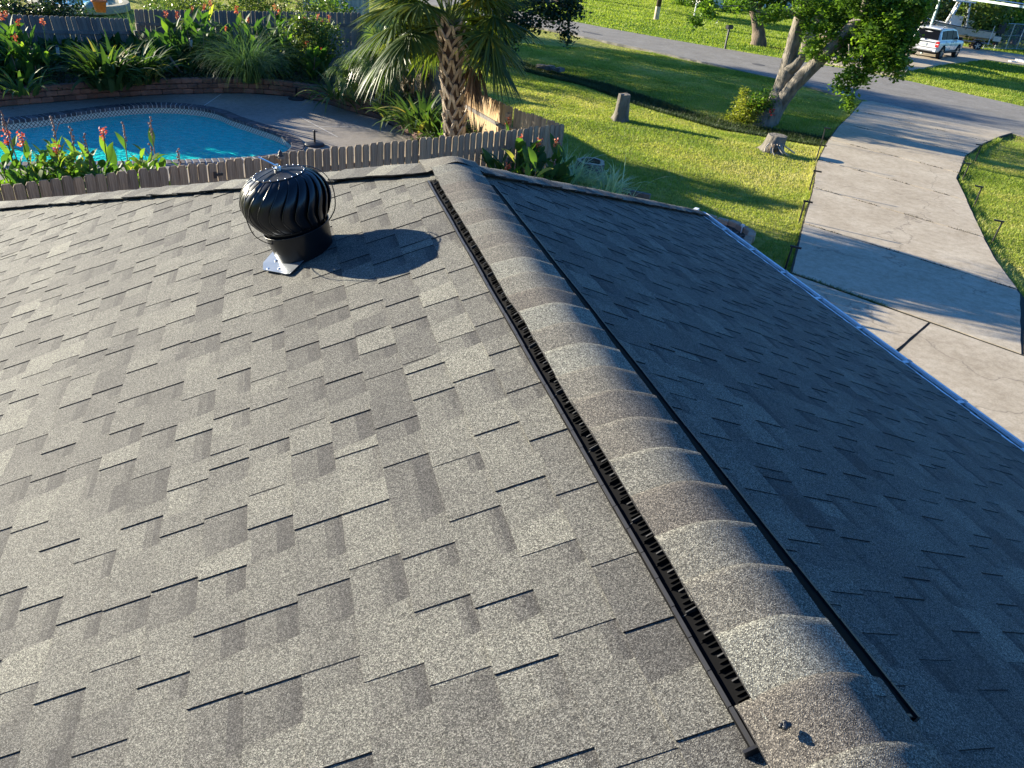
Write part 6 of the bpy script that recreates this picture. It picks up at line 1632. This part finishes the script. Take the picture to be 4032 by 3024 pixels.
mb.add([W @ v for v in full[0]], [tuple(range(m))], 'boat_cream'); mb.build('hull', bt)
for s in (-1, 1):
    mb = MB(); mb.tube([W @ Vector((s_[2][0], s * (s_[2][1] + .01), s_[2][2] - .02)) for s_ in st], .03, 'dark_trim', 6); mb.build('rub_rail', bt)
MB().box(W @ Vector((-3.15, 0, .98)), (.55, 1.9, .35), 'boat_cream', M=W.to_3x3()).build('stern_platform', bt)
MB().box(W @ Vector((.1, 0, 1.75)), (.9, .8, 1.0), 'boat_white', M=W.to_3x3(), taper=.85).build('console', bt)
MB().box(W @ Vector((-.9, 0, 1.65)), (.6, .9, .75), 'boat_white', M=W.to_3x3(), taper=.9).build('seat', bt)
MB().box(W @ Vector((-.62, .2, 2.15)), (.12, .36, .5), 'paper_white', M=W.to_3x3()).build('seat_back', bt); MB().box(W @ Vector((-.62, -.22, 2.15)), (.12, .36, .5), 'paper_white', M=W.to_3x3()).build('seat_back', bt)
for s in (-1, 1):
    for x0, x1 in ((.75, .35), (-.75, -.35)):
        mb = MB(); mb.tube([W @ Vector(q) for q in ((x0, s * .7, 1.35), (x1, s * .55, 3.25))], .085, 'boat_white', 8); mb.build('tower_leg', bt, smooth=True)
MB().box(W @ Vector((0, 0, 3.32)), (1.5, 1.35, .1), 'boat_white', M=W.to_3x3()).build('tower_roof', bt)
MB().box(W @ Vector((.48, 0, 2.55)), (.03, .85, .55), 'glass_pale', M=W.to_3x3()).build('windscreen', bt)
for x, s in ((-.9, 1), (-1.1, -1)): MB().tube([W @ Vector(q) for q in ((x, s * .5, 1.6), (x - .15, s * .5, 3.4))], .02, 'boat_white', 5).build('rod', bt)
mb = MB(); mb.box(W @ Vector((-3.35, 0, 1.75)), (.6, .45, .75), 'black_base', M=W.to_3x3(), taper=.8); mb.build('outboard_cowl', bt)
MB().box(W @ Vector((-3.4, 0, 1.0)), (.25, .16, 1.0), 'black_base', M=W.to_3x3()).build('outboard_leg', bt)
tr = thing('boat_trailer', (bw[0] - .98, bw[1] + 1.96, 0), 'galvanised trailer with black wheels under the cream boat', 'trailer', None, R(146))
for s in (-1, 1):
    MB().tube([W @ Vector(q) for q in ((-3, s * .6, .55), (1.6, s * .6, .55), (3.8, 0, .55))], .05, 'galvanised', 6).build('rail', tr)
    for x in (-1.9,):
        wheel(tr, (x, s * 1.08, .33), .33, .2, s, 0, 5)
        MB().tube([W @ Vector(q) for q in ((x - .5, s * 1.08, .55), (x - .35, s * 1.08, .76), (x, s * 1.08, .8), (x + .35, s * 1.08, .76), (x + .5, s * 1.08, .55))], .13, 'galvanised', 6, flat=.3).build('fender', tr)
    MB().tube([W @ Vector(q) for q in ((-2.6, s * 1.15, .5), (-2.6, s * 1.15, 1.9))], .03, 'paper_white', 6).build('guide_post', tr)
    MB().box(W @ Vector((-3.05, s * .8, .62)), (.06, .22, .12), 'tail_red', M=W.to_3x3()).build('tail_light', tr)

# carport roof with its posts
c0, c1 = Vector((44.86, 49.77, 4.01)), Vector((45.68, 41.92, 3.95))
d = (c1 - c0); d.z = 0; d.normalize(); nb_ = Vector((-d.y, d.x, 0)); nb_ = nb_ if nb_.dot(Vector((.6, .8, 0))) > 0 else -nb_
zc = (c0.z + c1.z) / 2
cp = thing('carport', (c0.x, c0.y, 0), 'open carport with a pale corrugated roof edge at the top right', 'carport')
Lr = 14.0; A0 = Vector((c0.x, c0.y, zc)) ; mb = MB(); ncor = 60
for i in range(ncor * 2):
    x0, x1 = Lr * i / (2 * ncor), Lr * (i + 1) / (2 * ncor); h0, h1 = (.03 if i % 2 else 0), (0 if i % 2 else .03)
    a = A0 + d * x0 + Vector((0, 0, h0)); b = A0 + d * x1 + Vector((0, 0, h1)); up5 = Vector((0, 0, -.05))
    mb.add([a, b, b + nb_ * 3 + up5, a + nb_ * 3 + up5], [(0, 1, 2, 3)], 'blue_white_roof')
mb.build('roof_sheet', cp)
MB().box(A0 + d * (Lr / 2) + nb_ * .03 + Vector((0, 0, -.13)), (Lr, .06, .13), 'pale_green_paint', rz=math.atan2(d.y, d.x)).build('fascia', cp)
for (x, y) in ((13.5, .2), (13.5, 2.8), (.1, .15)):
    q = A0 + d * x + nb_ * y; MB().box((q.x, q.y, zc / 2), (.12, .12, zc), 'pale_green_paint').build('post', cp)
# bare leaning trunk behind the SUV, slim palm trunk on the right lawn
p = (65.64, 73.58, 0.00); tree('bare_trunk', 'pale leaning bare trunk rising behind the roof of the white SUV', p, [([p, (64.45, 72.49, 1.12), (64.65, 72.31, 2.56), (64.61, 72.35, 3.93)], [.42, .35, .28, .2])], None, .1, 'tree_leaf')
p = (65.51, 61.59, 0.00); tree('bare_trunk', 'slim brown trunk on the far right lawn in front of the chain link fence', p, [([p, (65.49, 61.73, 0.99), (65.44, 61.79, 2.46), (65.39, 61.84, 4.11)], [.34, .26, .24, .22])], None, .1, 'tree_leaf', 'bark_brown')
# timber stairs and picnic bench
p = Vector((77.10, 83.34, 0.00)); pt2 = thing('picnic_bench', p, 'reddish timber picnic bench behind the white SUV', 'bench')
ca = math.radians(-50); M3 = Matrix.Rotation(ca, 3, 'Z')
for (c_, s_) in (((0, 0, .75), (3.4, .7, .06)), ((0, -.75, .45), (3.4, .28, .05)), ((0, .75, .45), (3.4, .28, .05))): MB().box(p + M3 @ Vector(c_), s_, 'block_tan', M=M3).build('plank', pt2)
for x in (-1.3, 1.3): MB().box(p + M3 @ Vector((x, 0, .37)), (.1, 1.5, .1), 'block_tan', M=M3).build('brace', pt2); MB().box(p + M3 @ Vector((x, 0, .36)), (.1, .1, .72), 'block_tan', M=M3).build('leg', pt2)
p = Vector((86.67, 94.19, 0.00)); st_ = thing('timber_steps', p, 'timber steps with a slatted railing in the shade of the far trees', 'steps')
for k in range(9):
    q = p + M3 @ Vector((-1.6 + k * .4, 0, .5 + k * .22)); MB().box(q + Vector((0, 0, .5)), (.1, .06, 1.1), 'grey_wood', M=M3).build('baluster', st_)
MB().tube([p + M3 @ Vector((-1.8, 0, 1.4)), p + M3 @ Vector((1.9, 0, 3.5))], .07, 'pale_wood', 4).build('handrail', st_); MB().tube([p + M3 @ Vector((-1.8, 0, .4)), p + M3 @ Vector((1.9, 0, 2.5))], .1, 'pale_wood', 4).build('stringer', st_)
# chain link fence
a, b = Vector((57.13, 56.42, 0.00)), Vector((66.60, 58.79, 0.00)); d = b - a; L_ = d.length; d.normalize(); Hc = 2.0
cl_ = thing('chain_link_fence', a, 'silver chain link fence behind the boat and the slim trunk', 'fence')
for k in range(7):
    q = a + d * (L_ * k / 6); MB().tube([q, q + Vector((0, 0, Hc))], .04, 'galvanised', 7).build('post', cl_)
for z in (Hc, 1.1, .08): MB().tube([a + Vector((0, 0, z)), b + Vector((0, 0, z))], .028 if z == Hc else .012, 'galvanised', 6).build('rail', cl_)
mb = MB(); x = -Hc
while x < L_:
    for s in (1, -1):
        u0, z0_, u1, z1_ = x, (0 if s > 0 else Hc), x + Hc, (Hc if s > 0 else 0)
        if u0 < 0: z0_ += s * (-u0); u0 = 0
        if u1 > L_: z1_ -= s * (u1 - L_); u1 = L_
        mb.tube([a + d * u0 + Vector((0, 0, z0_)), a + d * u1 + Vector((0, 0, z1_))], .006, 'galvanised', 3, cap=False)
    x += .16
o = mb.build('wire_mesh', cl_); o['kind'] = 'stuff'
for i, (px_, r_) in enumerate((((52.33, 48.60, 0.00), .28), ((53.76, 49.36, 0.00), .42), ((53.61, 48.79, 0.00), .34))):
    o = MB().rock((0, 0, 0), (r_ * 1.6, r_, r_ * .5), 'white_rock', i, .2).build('rock'); o.location = (px_[0], px_[1], r_ * .15); tag(o, ('flat white rock leftmost by the far driveway edge', 'largest white rock by the far driveway edge', 'white rock at the frame edge by the far driveway')[i], 'rock', 'white rocks by the far driveway')
# grey outbuilding wall behind the right fence
q = Vector((74.95, 72.10, 0.64)); ob_ = thing('shed', (q.x, q.y, 0), 'dim grey shed behind the chain link fence at the right', 'shed')
MB().box((q.x, q.y, 1.3), (7, 4, 2.6), 'house_shade_wall', rz=-.75).build('wall', ob_); MB().box((q.x, q.y, 2.75), (7.6, 4.6, .25), 'roof_grey', rz=-.75).build('roof', ob_)

# ================================================================ LAWN GRASS BLADES
def lawn_mask(x, y):
    # 1 where grass grows
    def inside(poly):
        c = np.zeros(x.shape, bool); n_ = len(poly)
        for i in range(n_):
            x0, y0 = poly[i]; x1, y1 = poly[(i + 1) % n_]
            with np.errstate(divide='ignore', invalid='ignore'):
                c ^= ((y0 > y) != (y1 > y)) & (x < (x1 - x0) * (y - y0) / (y1 - y0 + 1e-12) + x0)
        return c
    bad = inside(road_far + road_near[::-1]) | inside(DL + [(9.5, 12.0), (4.9, 9.1), (4.9, -3), (14.1, 4.8)] + DR[::-1]) | inside(pb) | inside([(-12, 10), (6.02, 16.25), (5.32, 17.95), (4.95, 21.3), (3.9, 27.5), (3.4, 32.8), (-12, 28)]) | inside([(-6, -5), (4.9, -5), (4.9, 8.1), (-6, 8.1)]) | inside([(9.3, 13.1), (10.2, 13.9), (10.3, 14.8), (9.2, 15.4), (8.0, 15.6), (7.5, 13.5)])
    return ~bad
def lawn(name, x0, x1, y0, y1, n, L_, W_, label, mask=None, near=None, mat='lawn_blade', tone=(.42, .17), pamp=.17):
    x = rng.uniform(x0, x1, n); y = rng.uniform(y0, y1, n)
    k = lawn_mask(x, y)
    if mask is not None: k &= mask(x, y)
    x, y = x[k], y[k]; dd = np.hypot(x, y); n = len(x)
    z = hgt(x, y)
    s = L_ * rng.uniform(.6, 1.3, n) * (1 + dd / 60); w = W_ * (1 + dd / 25)
    a = rng.uniform(0, 6.28, n); la = rng.uniform(.2, 1.0, n)
    pt_n = np.array([mnoise.noise(Vector((float(p) * .55, float(q) * .55, 0))) for p, q in zip(x[::40], y[::40])]) if False else 0
    patch = np.zeros(n)
    for q in range(9):
        fq = .45 * 1.5 ** q; th = 2.4 * q; amp = .62 * .86 ** q
        patch += amp * np.sin(fq * (x * math.cos(th) + y * math.sin(th)) + 1.9 * np.sin(fq * .6 * (x * math.sin(th) - y * math.cos(th)) + q) + 1.3 * q)
    t = tone[0] + pamp * patch + rng.normal(0, tone[1], n)
    b = np.stack([x, y, z - .005], -1)
    u = np.stack([-np.sin(a) * w / 2, np.cos(a) * w / 2, np.zeros(n)], -1)
    tip = b + np.stack([np.cos(a) * la * s, np.sin(a) * la * s, s * (1.15 - la * .6)], -1)
    V = np.stack([b - u, b + u, tip], 1)
    o = np_mesh(name, V.reshape(-1, 3), np.arange(3 * n).reshape(n, 3), mat, t)
    return tag(o, label, 'grass', kind='stuff')
lawn('grass', 5, 24, 10, 42, 560000, .042, .012, 'short mown dry tipped grass of the near lawn between fence and road')
lawn('grass', 14, 44, 8, 40, 230000, .04, .014, 'short mown grass right of the driveway', mask=lambda x, y: (x * .78 - y * .62) > 2.6 - 1.5)
lawn('far_grass', 18, 70, 28, 85, 300000, .055, .022, 'bright green mown grass of the lawns across the road', mask=lambda x, y: x * .87 + y * .49 > 41, tone=(.25, .08), pamp=.05)
lawn('ditch_weeds', 9, 20, 22, 40, 500000, .11, .02, 'darker taller weeds growing along the ditch in the lawn', mask=lambda x, y: seg_d(x, y, SW) < .75, mat='weed_leaf')
lawn('edge_tufts', 9, 27, 8, 31, 260000, .10, .012, 'longer grass tufts fringing the driveway edges', mask=lambda x, y: (seg_d(x, y, DL) < .16) | (seg_d(x, y, DR) < .2))
# grit and weeds caught in the farther slab joints
jw = []
for i in range(1, nslab):
    a, b = Vector(ls[i][0]), Vector(rs_[i][0])
    for k in range(420):
        t = random.random(); 
        if math.sin(t * 23 + i * 5) + .6 * math.sin(t * 57 + i) < -.1: continue
        q = a + (b - a) * t; jw.append((q.x + random.gauss(0, .012), q.y + random.gauss(0, .012), .026))
jw = np.array(jw); B = blades(jw, rng.uniform(0, 6.28, len(jw)), rng.uniform(.03, .06, len(jw)), .02, rng.uniform(.4, 1.3, len(jw)), .5, 2)
tag(blade_obj('joint_weeds', B, 'soil_leaf'), 'dark grit and dry weeds caught in the farther driveway joints', 'weeds', kind='stuff')
# weeds in the driveway joint nearest the roof
def fr_joint():
    t = random.random() ** .8; a, b = Vector((9.65, 12.12)), Vector((11.92, 8.55)); q = a + (b - a) * t * .45; return (q.x + random.gauss(0, .03), q.y + random.gauss(0, .03), .02)
pts_ = np.array([fr_joint() for _ in range(700)]); B = blades(pts_, rng.uniform(0, 6.28, 700), rng.uniform(.03, .1, 700), .008, rng.uniform(.6, 1.4, 700), rng.uniform(.2, 1.2, 700), 3)
tag(blade_obj('joint_weeds', B, 'strap_leaf'), 'weeds growing in the driveway joint nearest the gutter', 'weeds', kind='stuff')
